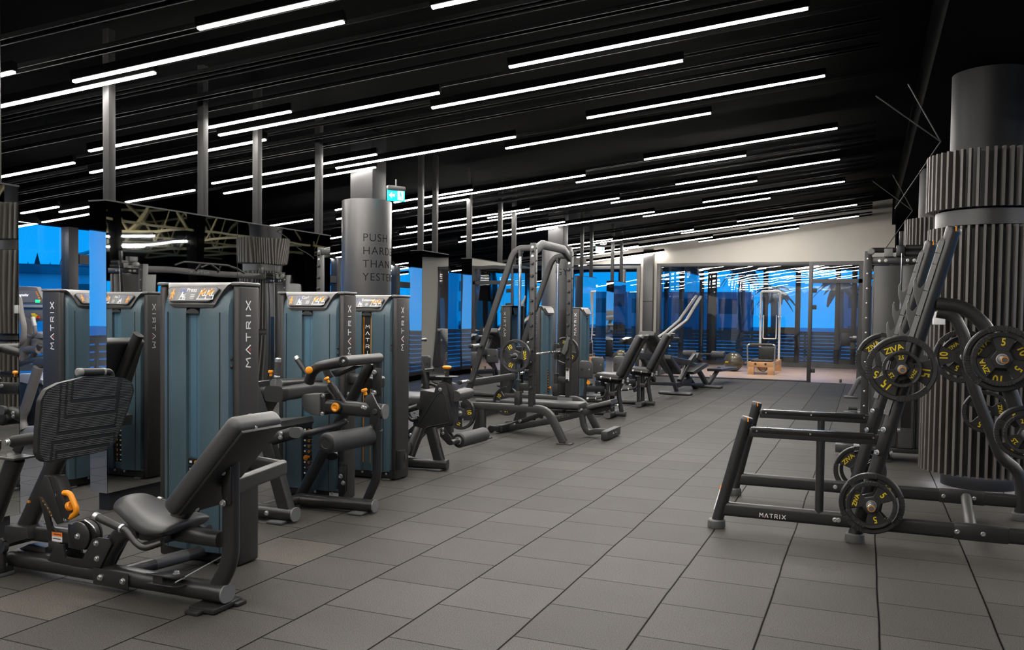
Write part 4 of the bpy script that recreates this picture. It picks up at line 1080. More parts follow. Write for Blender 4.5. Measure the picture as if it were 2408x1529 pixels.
# ------------------------------------------------------------------ seated leg curl
def leg_curl():
    g1 = lambda x, y, **k: at(600+x/6.95, 800+y/6.95, **k)
    g2 = lambda x, y, **k: at(600+x/6.647, 1000+y/6.647, **k)
    N, M, F = 4.80, 5.05, 5.30
    t = thing('leg_curl_machine', 'seated leg curl with orange knobs and foam roller, second machine from the camera', 'leg curl machine', (-3.7, 5.2, 0))
    B = lambda n, bm, m, p=t: build(n, bm, m, p)
    tower(t, (-4.247, 5.455, 0), (1, 0, 0), (0, 1, 0), .607, ('Leg', 'Curl'))
    # floor frame
    a, b = g2(740, 1165, Z=.055), g2(1860, 1262, Z=.055)
    bm = new(); tube(bm, [a, b], rrect(.095, .085, .035, 4)); r = B('rear_rail', bm, 'black_metal')
    d = (b-a).normalized(); bm = new(); tube(bm, [b, b+d*.01], rrect(.097, .087, .036, 4)); B('end_cap', bm, 'grey_cap', r)
    bm = new(); box(bm, b-d*.09+V((0, -.03, -.045)), (.11, .16, .016), None, .005); B('rail_foot', bm, 'grey_foot')
    a2, b2 = g2(-260, 1290, Z=.06), g2(620, 1395, Z=.06)
    bm = new(); tube(bm, [a2, b2], rrect(.10, .09, .036, 4)); r = B('front_rail', bm, 'black_metal')
    d2 = (b2-a2).normalized(); bm = new(); tube(bm, [b2, b2+d2*.01], rrect(.102, .092, .037, 4)); B('end_cap', bm, 'grey_cap', r)
    bm = new(); box(bm, b2-d2*.10+V((0, -.02, -.05)), (.12, .16, .018), None, .005); B('rail_foot', bm, 'grey_foot')
    bm = new(); bolt(bm, g2(183, 1375, Y=b2.y-.05), (0, -1, 0), .014); B('bolt', bm, 'silver')
    bm = new(); tube(bm, [g2(130, 1300, Z=.055), g2(560, 1190, Z=.055), g2(760, 1140, Z=.06)], rrect(.08, .075, .03, 4)); B('side_rail', bm, 'black_metal')
    # seat post, seat carriage, seat
    ys = b2.y
    bm = new(); tube(bm, [g2(215, 300, Y=ys), g2(495, 1330, Y=ys)], rrect(.075, .095, .012, 3), up=(1, 0, 0)); B('seat_post', bm, 'black_metal')
    bm = new(); tube(bm, [g2(-80, 330, Y=ys), g2(60, 270, Y=ys), g2(620, 120, Y=ys)], rrect(.07, .085, .03, 4)); c = B('seat_beam', bm, 'black_dark')
    bm = new(); p = g2(625, 118, Y=ys-.06); tube(bm, [p, p+V((0, .03, 0))], rrect(.10, .07, .03, 4)); B('end_cap', bm, 'grey_foot', c)
    bm = new()
    for q in ((130, 285), (400, 190), (405, 130)): bolt(bm, g2(*q, Y=ys-.04), (0, -1, 0), .013)
    B('bolt', bm, 'silver')
    p1 = g1(310, 1440, Y=N+.02); 
    prof = [(p1.x, p1.z+.04), (p1.x+.015, p1.z), (p1.x-.01, p1.z-.04), (p1.x-.25, p1.z-.07), (p1.x-.48, p1.z-.13), (p1.x-.49, p1.z-.05), (p1.x-.27, p1.z+.01)]
    bm = new(); prism(bm, [(x, N+.02, z) for x, z in prof], (0, .46, 0), .022, seg=3); B('seat_pad', bm, 'leather')
    bm = new(); q = V((p1.x-.52, M-.02, p1.z+.30)); R = Matrix.Rotation(-.42, 3, 'Y'); box(bm, q, (.09, .40, .62), R, .03, 3); B('backrest_pad', bm, 'leather')
    bm = new(); tube(bm, [V((p1.x-.36, M, p1.z-.12)), V((p1.x-.48, M, p1.z+.05)), V((p1.x-.78, M, p1.z+.62))], rrect(.07, .09, .03, 4)); B('backrest_spine', bm, 'black_metal')
    bm = new(); tube(bm, [g2(640, 145, Y=ys), g2(860, 120, Y=ys+.1), g2(1230, 20, Y=ys+.25), g2(1420, -60, Y=ys+.35)], .021, .2); B('leg_bar', bm, 'black_metal')
    # main frame on the tower side
    bm = new(); tube(bm, [g2(700, 1120, Y=F), g1(1900, 370, Y=F)], rrect(.072, .08, .035, 4), up=(1, 0, 0)); B('diagonal_post', bm, 'black_metal')
    bm = new(); tube(bm, [g1(2000, 290, Y=F), g2(1905, 820, Y=F), g2(1720, 1235, Y=F)], rrect(.058, .066, .028, 4), .22, up=(1, 0, 0), n=9); B('upright', bm, 'black_metal')
    bm = new(); 
    for q in ((1950, 525), (1950, 860)): bolt(bm, g1(*q, Y=F-.04), (.2, -1, 0), .014)
    B('bolt', bm, 'silver')
    bm = new(); a = g1(2000, 500, Y=F-.03); b = g1(2000, 900, Y=F-.03); bx(bm, a.x-.02, a.x+.035, F-.038, F-.03, b.z, a.z+.02, .004); B('joint_plate', bm, 'black_metal')
    # axle tube of the thigh hold-down
    a, b = g1(1450, 345, Y=N+.02), g1(2040, 292, Y=F+.02)
    bm = new(); cyl(bm, a, b, .036, 24, .01); ax = B('axle_tube', bm, 'mid_metal')
    bm = new(); d = (a-b).normalized(); lathe(bm, a, d, [(.037, -.01), (.038, .004), (.03, .008), (.03, .004), (.015, .004), (.012, .008), (0, .008)], 26); B('axle_cap', bm, 'black_metal', ax)
    bm = new(); bolt(bm, a+d*.006, d, .009); B('bolt', bm, 'silver', ax)
    bm = new(); tube(bm, [g1(1440, 350, Y=N+.10), g1(1050, 430, Y=N+.12), g1(930, 520, Y=N+.14), g1(880, 690, Y=N+.16)], rrect(.066, .072, .032, 4), .12, n=8); B('hold_down_arm', bm, 'black_metal')
    a, b = g1(360, 715, Y=N), g1(1010, 670, Y=F)
    bm = new(); tube(bm, [a, b], rrect(.095, .065, .03, 4)); c = B('hold_down_beam', bm, 'black_metal')
    d = (a-b).normalized(); bm = new(); tube(bm, [a, a+d*.012], rrect(.10, .07, .032, 4)); B('end_cap', bm, 'grey_foot', c)
    a, b = g1(330, 880, Y=N-.02), g1(1040, 805, Y=F)
    bm = new(); prs = rrect(.15, .105, .035, 4); tube(bm, [a, a.lerp(b, .35)+V((0, 0, .006)), a.lerp(b, .7)+V((0, 0, .012)), b], prs, .2); c = B('thigh_pad', bm, 'leather')
    d = (a-b).normalized(); bm = new(); tube(bm, [a-d*.04, a+d*.012, a+d*.02], rrect(.154, .108, .03, 4)); B('pad_end', bm, 'rubber_edge', c)
    bm = new(); grip(bm, [g1(378, 300, Y=N), g1(357, 600, Y=N)], .02); c = B('hand_grip', bm, ['foam', 'silver'])
    bm = new(); tube(bm, [g1(357, 600, Y=N), g1(345, 720, Y=N)], .014); B('grip_stem', bm, 'grey_cap', c)
    bm = new(); grip(bm, [g1(665, 275, Y=F-.05), g1(860, 570, Y=F-.05)], .02); B('hand_grip', bm, ['rubber', 'silver'])
    # knobs
    def knob(p, d, r=.024, stem=None):
        d = V(d).normalized(); bm = new(); lathe(bm, p, d, [(r*.5, -.02), (r*.55, 0), (r, .008), (r, .02), (r*.8, .024), (0, .024)], 22); B('pull_knob', bm, 'orange')
        if stem: bm = new(); cyl(bm, p-d*stem, p-d*.015, r*.42); B('knob_stem', bm, 'black_metal')
    knob(g1(893, 490, Y=N+.07), (.3, -1, 0), .025)
    knob(g1(1795, 850, Y=M), (-.3, -.2, 1), .022, .05)
    knob(g1(1185, 660, Y=M), (-.5, -.1, .8), .02, .05)
    knob(g1(255, 545, Y=F), (0, 0, 1), .02, .09)
    # work arm tube with housing
    a, b = g1(1080, 1065, Y=M), g1(2110, 1168, Y=M)
    bm = new(); tube(bm, [a, b], rrect(.085, .10, .03, 4)); w = B('work_arm_beam', bm, 'black_metal')
    d = (b-a).normalized(); bm = new(); tube(bm, [b, b+d*.012], rrect(.087, .102, .036, 4)); B('end_cap', bm, 'grey_cap', w)
    bm = new(); prism(bm, [g1(x, y, Y=M-.06) for x, y in ((752, 920), (800, 885), (1060, 880), (1050, 1240), (900, 1222), (800, 1160), (755, 1050))], (0, .13, 0), .01); B('gear_cover', bm, 'grey_foot')
    bm = new(); prism(bm, [g1(x, y, Y=M-.045) for x, y in ((1055, 875), (1150, 880), (1140, 1225), (1050, 1240))], (0, .11, 0), .008); B('cover_bracket', bm, 'black_dark')
    bm = new(); bolt(bm, g1(1115, 910, Y=M-.05), (0, -1, 0), .012); bolt(bm, g1(1100, 1205, Y=M-.05), (0, -1, 0), .012)
    for q in ((1760, 1095), (1800, 1110)): bolt(bm, g1(*q, Y=M-.09), (0, -1, 0), .011)
    bolt(bm, g1(1495, 1345, Y=F-.05), (0, -1, 0), .012); B('bolt', bm, 'silver')
    c = g1(1342, 1098, Y=M-.05)
    bm = new(); lathe(bm, c, (0, -1, 0), [(.035, -.01), (.035, .008), (0, .008)], 26); B('bumper_seat', bm, 'black_dark')
    bm = new(); lathe(bm, c+V((-.006, 0, 0)), (0, -1, 0), [(.031, .006), (.033, .012), (.030, .024), (.022, .026), (.012, .020), (.010, .022), (0, .022)], 26); B('orange_bumper', bm, 'orange')
    bm = new(); tube(bm, [g1(1190, 830, Y=M+.04), g1(1330, 1000, Y=M+.04)], rrect(.06, .075, .02, 3)); tube(bm, [g1(1225, 715, Y=M), g1(1290, 800, Y=M), g1(1400, 980, Y=M)], rrect(.03, .045, .01, 3)); B('adjuster_tube', bm, 'black_metal')
    bm = new(); tube(bm, [g1(1370, 860, Y=M-.02), g1(1480, 1040, Y=M-.02)], .012); B('adjuster_rod', bm, 'mid_metal')
    pts = [(1075, 330), (1170, 322), (1205, 330), (1200, 440), (1240, 560), (1275, 600), (1180, 650), (1130, 580), (1080, 450)]
    bm = new(); prism(bm, [g1(x, y, Y=M+.05) for x, y in pts], (0, .012, 0), .001); sec = B('index_plate', bm, 'post_grey')
    bm = new()
    for q in ((1100, 362), (1145, 358), (1122, 500), (1135, 535), (1147, 565), (1158, 592), (1168, 620)): p = g1(*q, Y=M+.049); cyl(bm, p, p+V((0, -.001, 0)), .008, 12)
    B('index_hole', bm, 'black_dark', sec)
    bm = new(); prism(bm, [g1(x, y, Y=M+.08) for x, y in ((1220, 500), (1640, 400), (1680, 420), (1290, 600))], (0, .09, 0), .012); B('link_arm', bm, 'black_metal')
    # tower bracket and loop
    z = g1(1570, 640, Y=5.52).z
    bm = new(); bx(bm, -3.640, -3.628, 5.47, 5.60, z-.14, z+.14, .004); B('mount_plate', bm, 'black_metal')
    bm = new()
    for yy in (5.495, 5.575):
        for zz in (-.11, .11): bolt(bm, (-3.628, yy, z+zz), (1, 0, 0), .012)
    B('bolt', bm, 'silver')
    xr = g1(2160, 670, Y=5.5).x-.04
    bm = new(); tube(bm, [(-3.63, 5.53, z), (xr, 5.52, z-.004), (xr, F+.03, z-.005), (xr-.08, F, z-.004)], rrect(.05, .085, .022, 4), .05); B('side_arm', bm, 'black_metal')
    # foam roller on its lever
    lv = [(1765, 965), (1890, 860), (1920, 900), (1990, 1060), (2045, 1130), (2030, 1250), (1985, 1390), (1860, 1380), (1895, 1150), (1860, 1090)]
    bm = new(); prism(bm, [g1(x, y, Y=M-.10) for x, y in lv], (0, .014, 0), .002); B('lever_plate', bm, 'black_metal')
    bm = new(); p = g1(1965, 1172, Y=M-.10); lathe(bm, p, (0, -1, 0), [(.02, 0), (.02, .008), (.016, .012), (0, .012)], 20); B('pivot_cap', bm, 'post_grey')
    a, b = g2(1110, 285, Y=N), g2(1800, 165, Y=F)
    bm = new(); cyl(bm, a, b, .071, 36, .012); r = B('foam_roller', bm, 'foam')
    d = (a-b).normalized(); bm = new(); lathe(bm, a, d, [(.064, -.003), (.064, .004), (.060, .007), (.036, .007), (.034, .005), (0, .005)], 34); B('roller_end', bm, 'rubber_edge', r)
    bm = new(); cyl(bm, b, b-d*.04, .025); cyl(bm, b-d*.03, g2(1960, 60, Y=F), .02); B('roller_axle', bm, 'black_metal')
    # cable bracket beside the tower foot
    for k, s in ((0, 0), (1, .05)):
        bm = new(); prism(bm, [g2(x, y, Y=5.36)+V((-.02*k, s, 0)) for x, y in ((1300, 690), (1340, 655), (1415, 630), (1410, 1060), (1380, 1110), (1340, 1110), (1300, 1050))], (0, .012, 0), .002); B('cable_bracket', bm, 'black_metal')
    bm = new()
    for q in ((1340, 800), (1378, 905)): bolt(bm, g2(*q, Y=5.358), (0, -1, 0), .014)
    B('bolt', bm, 'silver')
    bm = new(); cyl(bm, g2(1345, 660, Y=5.38), g2(1345, 575, Y=5.38), .01); cyl(bm, g2(1200, 490, Y=5.35), g2(1200, 440, Y=5.37), .045); B('cable_stop', bm, 'black_metal')
    bm = new(); p = g2(1230, 1100, Y=5.44); bx(bm, p.x-.04, p.x+.04, 5.438, 5.442, p.z-.02, p.z+.02); B('rating_plate', bm, 'white')
    return t
leg_curl()

# ------------------------------------------------------------------ leg extension
def leg_extension():
    h = lambda x, y, **k: at(930+x/6.117, 860+y/6.117, **k)
    N = 7.15
    t = thing('leg_extension_machine', 'leg extension with triangular side cover and orange-striped stack tower, third machine', 'leg extension machine', (-3.8, 6.9, 0))
    B = lambda n, bm, m, p=t: build(n, bm, m, p)
    tower(t, (-4.245, 6.325, 0), (1, 0, 0), (0, 1, 0), .556, ('Leg', 'Extension'), banner=True, d=.22)
    cov = [(150, 1000), (165, 930), (240, 895), (250, 860), (565, 400), (570, 310), (610, 258), (660, 250), (715, 275), (745, 400), (832, 800), (810, 850), (770, 868), (470, 930), (420, 975), (350, 1060), (300, 1110), (210, 1105), (165, 1070)]
    bm = new(); prism(bm, [h(x, y, Y=N) for x, y in cov], (0, .05, 0), .008); c = B('side_cover', bm, 'black_metal')
    rim = [(640, 385), (700, 400), (785, 780), (770, 820), (460, 885), (380, 960), (330, 970), (295, 930), (310, 880), (590, 420)]
    bm = new(); tube(bm, [h(x, y, Y=N-.001) for x, y in rim], .0045, .03, closed=True); B('cover_rim', bm, 'rubber_edge', c)
    bm = new(); prism(bm, [h(x, y, Y=N+.05) for x, y in ((330, 720), (350, 360), (380, 350), (600, 390), (600, 700), (420, 900))], (0, .35, 0), .01); B('seat_housing', bm, 'black_metal')
    bm = new(); prism(bm, [h(x, y, Y=N+.05) for x, y in ((590, 330), (620, 240), (700, 225), (800, 270), (830, 380), (830, 850), (740, 850))], (0, .12, 0), .01); B('cam_housing', bm, 'black_dark')
    bm = new(); bolt(bm, h(643, 345, Y=N), (0, -1, 0), .016); bolt(bm, h(225, 1000, Y=N), (0, -1, 0), .016); bolt(bm, h(690, 970, Y=N-.02), (0, -1, 0), .015); bolt(bm, h(690, 915, Y=N-.02), (0, -1, 0), .012); bolt(bm, h(275, 680, Y=N+.1), (0, -1, 0), .008); B('bolt', bm, 'silver')
    bm = new()
    for z in (.16, .24): bolt(bm, (-3.688, 6.36, z), (1, 0, 0), .016)
    B('bolt', bm, 'silver')
    bm = new(); tube(bm, [(-3.66, 6.36, .1), (-3.66, 6.36, .26)], rrect(.05, .1, .02, 3)); tube(bm, [(-3.66, 6.36, .19), h(210, 1120, Y=N)], rrect(.07, .09, .03, 3)); B('tower_link', bm, 'black_metal')
    # floor rail and sloping post
    a, b = h(80, 1390, Z=.055), h(740, 1425, Z=.055)
    bm = new(); tube(bm, [a, b], rrect(.1, .085, .03, 4)); r = B('floor_rail', bm, 'black_metal')
    d = (b-a).normalized(); bm = new(); tube(bm, [b, b+d*.008], rrect(.1, .085, .03, 4)); B('end_cap', bm, 'frame_grey', r)
    bm = new(); box(bm, b+V((-.10, -.02, -.045)), (.14, .14, .016), None, .005); B('rail_foot', bm, 'grey_foot')
    bm = new(); tube(bm, [h(510, 900, Y=b.y), h(640, 1400, Y=b.y)], rrect(.07, .10, .02, 3), up=(1, 0, 0)); B('front_post', bm, 'black_metal')
    bm = new(); tube(bm, [h(350, 900, Y=b.y+.1), h(200, 1290, Y=b.y)], rrect(.07, .10, .02, 3), up=(1, 0, 0)); B('rear_post', bm, 'black_metal')
    # seat behind the cover
    bm = new(); p = h(160, 470, Y=N+.1); bx(bm, p.x-.35, p.x+.25, N+.08, N+.52, p.z-.08, p.z+.03, .03, seg=3); B('seat_pad', bm, 'leather')
    bm = new(); q = h(200, 260, Y=N+.1); box(bm, (q.x-.34, N+.3, q.z-.10), (.10, .42, .62), Matrix.Rotation(-.35, 3, 'Y'), .035, 3); B('backrest_pad', bm, 'leather')
    bm = new(); tube(bm, [h(160, 640, Y=N), h(330, 590, Y=N)], .03); tube(bm, [h(160, 700, Y=N), h(240, 790, Y=N), h(330, 760, Y=N)], .022, .05); B('seat_handle', bm, 'black_metal')
    # thigh roll, ankle roller
    a, b = h(830, 440, Y=N+.06), h(1030, 395, Y=N+.36)
    bm = new(); tube(bm, [a, b], rrect(.15, .10, .04, 4)); B('thigh_pad', bm, 'leather')
    for sg in (0, .06):
        bm = new(); prism(bm, [h(x, y, Y=N-.03)+V((0, sg, 0)) for x, y in ((645, 910), (700, 900), (820, 1060), (820, 1120), (780, 1150), (745, 1130), (640, 1020))], (0, .012, 0), .002); B('lever_plate', bm, 'black_metal')
    bm = new(); tube(bm, [h(770, 860, Y=N+.03), h(770, 960, Y=N+.03)], rrect(.07, .08, .01, 2)); B('lever_post', bm, 'black_metal')
    a, b = h(905, 1080, Y=N-.06), h(1275, 985, Y=N+.45); d = (a-b).normalized()
    bm = new(); cyl(bm, a, b, .068, 34, .012); r = B('foam_roller', bm, 'foam')
    bm = new(); lathe(bm, a, d, [(.060, -.003), (.060, .006), (0, .006)], 30); B('roller_end', bm, 'rubber_edge', r)
    bm = new(); lathe(bm, a+d*.004, d, [(.036, 0), (.036, .008), (.028, .01), (.028, .012), (0, .012)], 26); B('roller_ring', bm, 'silver', r)
    bm = new(); cyl(bm, a+d*.14, a, .024); B('roller_axle', bm, 'black_metal')
    bm = new(); p = h(740, 165, Y=N+.12); lathe(bm, p, (0, 0, 1), [(.05, -.05), (.05, 0), (.11, .0), (.11, .008), (.022, .008), (.022, .10), (0, .10)], 22); B('adjuster_base', bm, 'black_dark')
    bm = new(); lathe(bm, h(740, 95, Y=N+.12), (0, 0, 1), [(.022, 0), (.02, .025), (.042, .04), (.044, .055), (.03, .062), (0, .062)], 24); B('pull_knob', bm, 'orange')
    return t
leg_extension()
# ------------------------------------------------------------------ grip plates: every plate is a thing of its own
PLATES = {}
def plate(c, R, num, rot, label, group, face=(0, -1, 0), th=.045, rot2=None):
    """c: centre of the back face; face: direction the numbers look"""
    face = V(face).normalized(); up = V((0, 0, 1)); sx = up.cross(face).normalized()
    def make(t, q):
        # local axes: x right (seen from the front), y up, z out of the plate
        s = R/.18
        w = .031*s; rr = w/2
        bm = new(); prof = [(R-w, th*.2), (R-w*.86, th*.05), (R-w*.25, 0), (R-w*.05, th*.12), (R, th*.3), (R, th*.7), (R-w*.05, th*.88), (R-w*.25, th), (R-w*.86, th*.95), (R-w, th*.8), (R-w, th*.2)]
        lathe(bm, (0, 0, 0), (0, 0, 1), prof, 72, cap=False); build('rubber_rim', bm, 'rubber_edge', t)
        for g in range(3):
            bm = new()
            N_ = max(7, int(R*62))
            for k in range(N_):
                a = math.radians(rot+60+g*120+(-27+54*k/(N_-1))); ca, sa = math.cos(a), math.sin(a)
                M = Matrix(((ca, -sa, 0), (sa, ca, 0), (0, 0, 1)))
                box(bm, (ca*(R-rr), sa*(R-rr), th*.5), (w*1.03, R*math.radians(54)/(N_-1)*.95, th*1.02), M, .0022, 1)
            build('grip_ridge_band', bm, 'rubber', t)
        bm = new(); hub = .062*s; rin = R-w*.9
        for g in range(3):
            a0 = math.radians(rot+g*120); w0, w1 = math.radians(28), math.radians(36)
            pts = [(hub*.85*math.cos(a0-w1), hub*.85*math.sin(a0-w1))]+[(rin*math.cos(a0-w0+2*w0*k/8), rin*math.sin(a0-w0+2*w0*k/8)) for k in range(9)]+[(hub*.85*math.cos(a0+w1), hub*.85*math.sin(a0+w1))]
            prism(bm, [(x, y, th*.22) for x, y in pts], (0, 0, th*.5), .003, seg=1)
        prism(bm, [(hub*1.12*math.cos(k*PI/3+math.radians(rot+30)), hub*1.12*math.sin(k*PI/3+math.radians(rot+30)), th*.1) for k in range(6)], (0, 0, th*.8), .003, seg=1)
        build('spoked_web', bm, 'rubber', t)
        bm = new(); lathe(bm, (0, 0, 0), (0, 0, 1), [(.026, 0), (.034*min(1, s*1.1), 0), (.034*min(1, s*1.1), th), (.026, th), (.026, 0)], 28, cap=False); build('hub_ring', bm, 'silver', t)
        bm = new()
        for g, tx in enumerate((num, num, 'ZIVA')):
            a = math.radians(rot+g*120); o = V((math.cos(a), math.sin(a), 0))*(.112*s); o.z = th*.72+.0004
            ori = a-PI/2 if rot2 is None else a-PI/2+math.radians(rot2)
            xd = V((math.cos(ori), math.sin(ori), 0)); yd = V((-math.sin(ori), math.cos(ori), 0))
            text_bm(bm, tx, o, xd, yd, (.070 if g < 2 else .044)*s*(.78 if len(num) > 2 and g < 2 else 1), .0012, 0, .018, spacing=.95, sx=.82 if g < 2 else 1.05)
        build('yellow_lettering', bm, 'yellow', t)
    key = (round(R, 3), num, round(rot), th, rot2)
    if key not in PLATES:
        t = thing('weight_plate', label, 'weight plate', (0, 0, 0), group); make(t, None); PLATES[key] = t
    else:
        t = copy_tree(PLATES[key]); t['label'] = label; t['group'] = group
    t.location = V(c); t.rotation_euler = Matrix((sx, up, face)).transposed().to_euler()
    return t
# ------------------------------------------------------------------ lever machines near the far glass wall
def lever_machine():
    v = lambda x, y: (1480+x/5.883, 680+y/5.883)
    A0 = at(*v(640, 1455), Z=0); A1 = at(*v(1080, 1350), Z=0)
    dirp = (A1-A0).normalized(); nrm = V((dirp.y, -dirp.x, 0))
    def P(x, y, off=0):
        a, b = v(x, y); q = CD+CR*((a-PPX)/FPX)-CU*((b-PPY)/FPX); base = A0+nrm*off
        tt = (base-EYEP).dot(nrm)/q.dot(nrm); return EYEP+q*tt
    t = thing('lever_pulldown_machine', 'plate-loaded lever machine with two long bent arms and thigh rollers by the glass wall', 'lever machine', A0)
    B = lambda n_, bm, m, p=t: build(n_, bm, m, p)
    for off, pts in ((-.12, [(380, 690), (500, 605), (690, 440), (925, 105)]), (.12, [(420, 760), (590, 595), (790, 440), (985, 115)])):
        bm = new(); tube(bm, [P(x, y, off) for x, y in pts], .036, .25); a = B('lever_arm', bm, 'black_metal')
        bm = new(); d = (P(*pts[-1], off)-P(*pts[-2], off)).normalized(); cyl(bm, P(*pts[-1], off)-d*.02, P(*pts[-1], off)+d*.01, .038, bev=.006); B('end_cap', bm, 'frame_grey', a)
    bm = new(); bolt(bm, P(472, 628, -.16), -nrm, .022); B('bolt', bm, 'silver')
    bm = new(); tube(bm, [P(110, 925), P(540, 965), P(840, 1025)], rrect(.07, .12, .02, 3)); B('main_beam', bm, 'frame_grey')
    bm = new(); tube(bm, [P(900, 920), P(820, 1030), P(690, 1280)], rrect(.08, .10, .02, 3), .05); B('thigh_post', bm, 'black_metal')
    bm = new(); prism(bm, [P(x, y, -.06) for x, y in ((880, 880), (910, 880), (940, 950), (930, 985), (900, 985), (855, 950))], nrm*.12, .006); B('roller_bracket', bm, 'black_metal')
    for off, q in ((-.30, (995, 880)), (.30, (1065, 870))):
        a = P(1000, 905, off); bm = new(); c = P(1030, 900, 0); e = c+nrm*off; cyl(bm, e-nrm*.14, e+nrm*.14, .072, 24, .015); r = B('thigh_roller', bm, 'foam')
    bm = new(); c = P(1030, 900, 0); cyl(bm, c-nrm*.2, c+nrm*.2, .02); cyl(bm, P(915, 925), c, .02); B('roller_axle', bm, 'black_metal')
    bm = new(); prism(bm, [P(x, y, -.16) for x, y in ((655, 1135), (670, 1172), (700, 1165), (885, 1060), (880, 1020), (855, 1015))], nrm*.32, .02, seg=3); B('seat_pad', bm, 'leather')
    bm = new(); tube(bm, [P(790, 1180, -.06), P(935, 1400, -.06)], .05); tube(bm, [P(765, 1150, -.06), P(800, 1200, -.06)], .02); B('seat_strut', bm, 'black_metal')
    bm = new(); p = P(860, 1210, -.1); cyl(bm, p, p-nrm*.04, .028, bev=.004); B('strut_pin', bm, 'silver')
    bm = new(); tube(bm, [P(860, 1050), P(930, 1080), P(1000, 1200), P(1070, 1325)], rrect(.08, .10, .02, 3), .3); B('front_leg', bm, 'frame_grey')
    bm = new(); tube(bm, [P(1090, 1320), P(1240, 1100)], rrect(.07, .09, .02, 3)); B('foot_arm', bm, 'frame_grey')
    bm = new(); p = P(1120, 1225, -.05); box(bm, p, (.10, .004, .12), rotz(math.atan2(dirp.y, dirp.x)), 0); B('warning_label', bm, 'white')
    bm = new(); prism(bm, [P(x, y, -.16) for x, y in ((1070, 1100), (1075, 1135), (1300, 1105), (1300, 1070))], nrm*.32, .015, seg=3); B('chest_pad', bm, 'leather')
    for q, nm in (((1075, 1345), 'front_foot'), ((640, 1440), 'rear_foot')):
        c = at(*v(*q), Z=.03); bm = new(); R = Matrix((nrm, dirp, V((0, 0, 1)))).transposed(); box(bm, V((c.x, c.y, .03)), (.62, .2, .055), R, .025, 3); B(nm, bm, 'duct')
    bm = new(); tube(bm, [P(290, 1305), P(1020, 1325)], rrect(.07, .06, .02, 3)); B('floor_rail', bm, 'black_metal')
    bm = new(); tube(bm, [P(640, 1335), P(840, 1265)], rrect(.07, .11, .02, 3)); B('seat_beam', bm, 'frame_grey')
    # reclined press half
    bm = new(); a, b2 = P(230, 605), P(610, 1145); d = (b2-a).normalized(); up = d.cross(nrm).normalized(); R = Matrix((d, nrm, up)).transposed()
    box(bm, a.lerp(b2, .22), ((b2-a).length*.42, .30, .10), R, .03, 3); B('upper_back_pad', bm, 'leather')
    bm = new(); box(bm, a.lerp(b2, .80), ((b2-a).length*.42, .30, .10), R, .03, 3); B('lower_back_pad', bm, 'leather')
    bm = new(); tube(bm, [P(420, 900, .05), P(570, 1180, .0), P(655, 1410, .0)], rrect(.07, .08, .025, 3), .3); B('pad_leg', bm, 'duct')
    bm = new(); tube(bm, [P(-110, 715), P(470, 700)], .032); B('cross_arm', bm, 'black_metal')
    bm = new(); p = P(640, 690, -.05); tube(bm, [P(560, 680), P(650, 690)], .03); cyl(bm, P(650, 690), P(675, 690), .034, bev=.006); B('plate_peg', bm, 'frame_grey')
    bm = new(); prism(bm, [P(x, y, -.06) for x, y in ((-120, 690), (-60, 660), (-20, 700), (-40, 760), (-110, 760))], nrm*.12, .006); B('pivot_block', bm, 'black_metal')
    bm = new(); tube(bm, [P(180, 930), P(240, 730), P(270, 690)], rrect(.05, .07, .01, 2)); tube(bm, [P(250, 760), P(350, 900)], .02); B('link_arm', bm, 'frame_grey')
    bm = new(); tube(bm, [P(180, 950), P(340, 1260)], rrect(.07, .09, .02, 3)); B('rear_leg', bm, 'black_metal')
lever_machine()
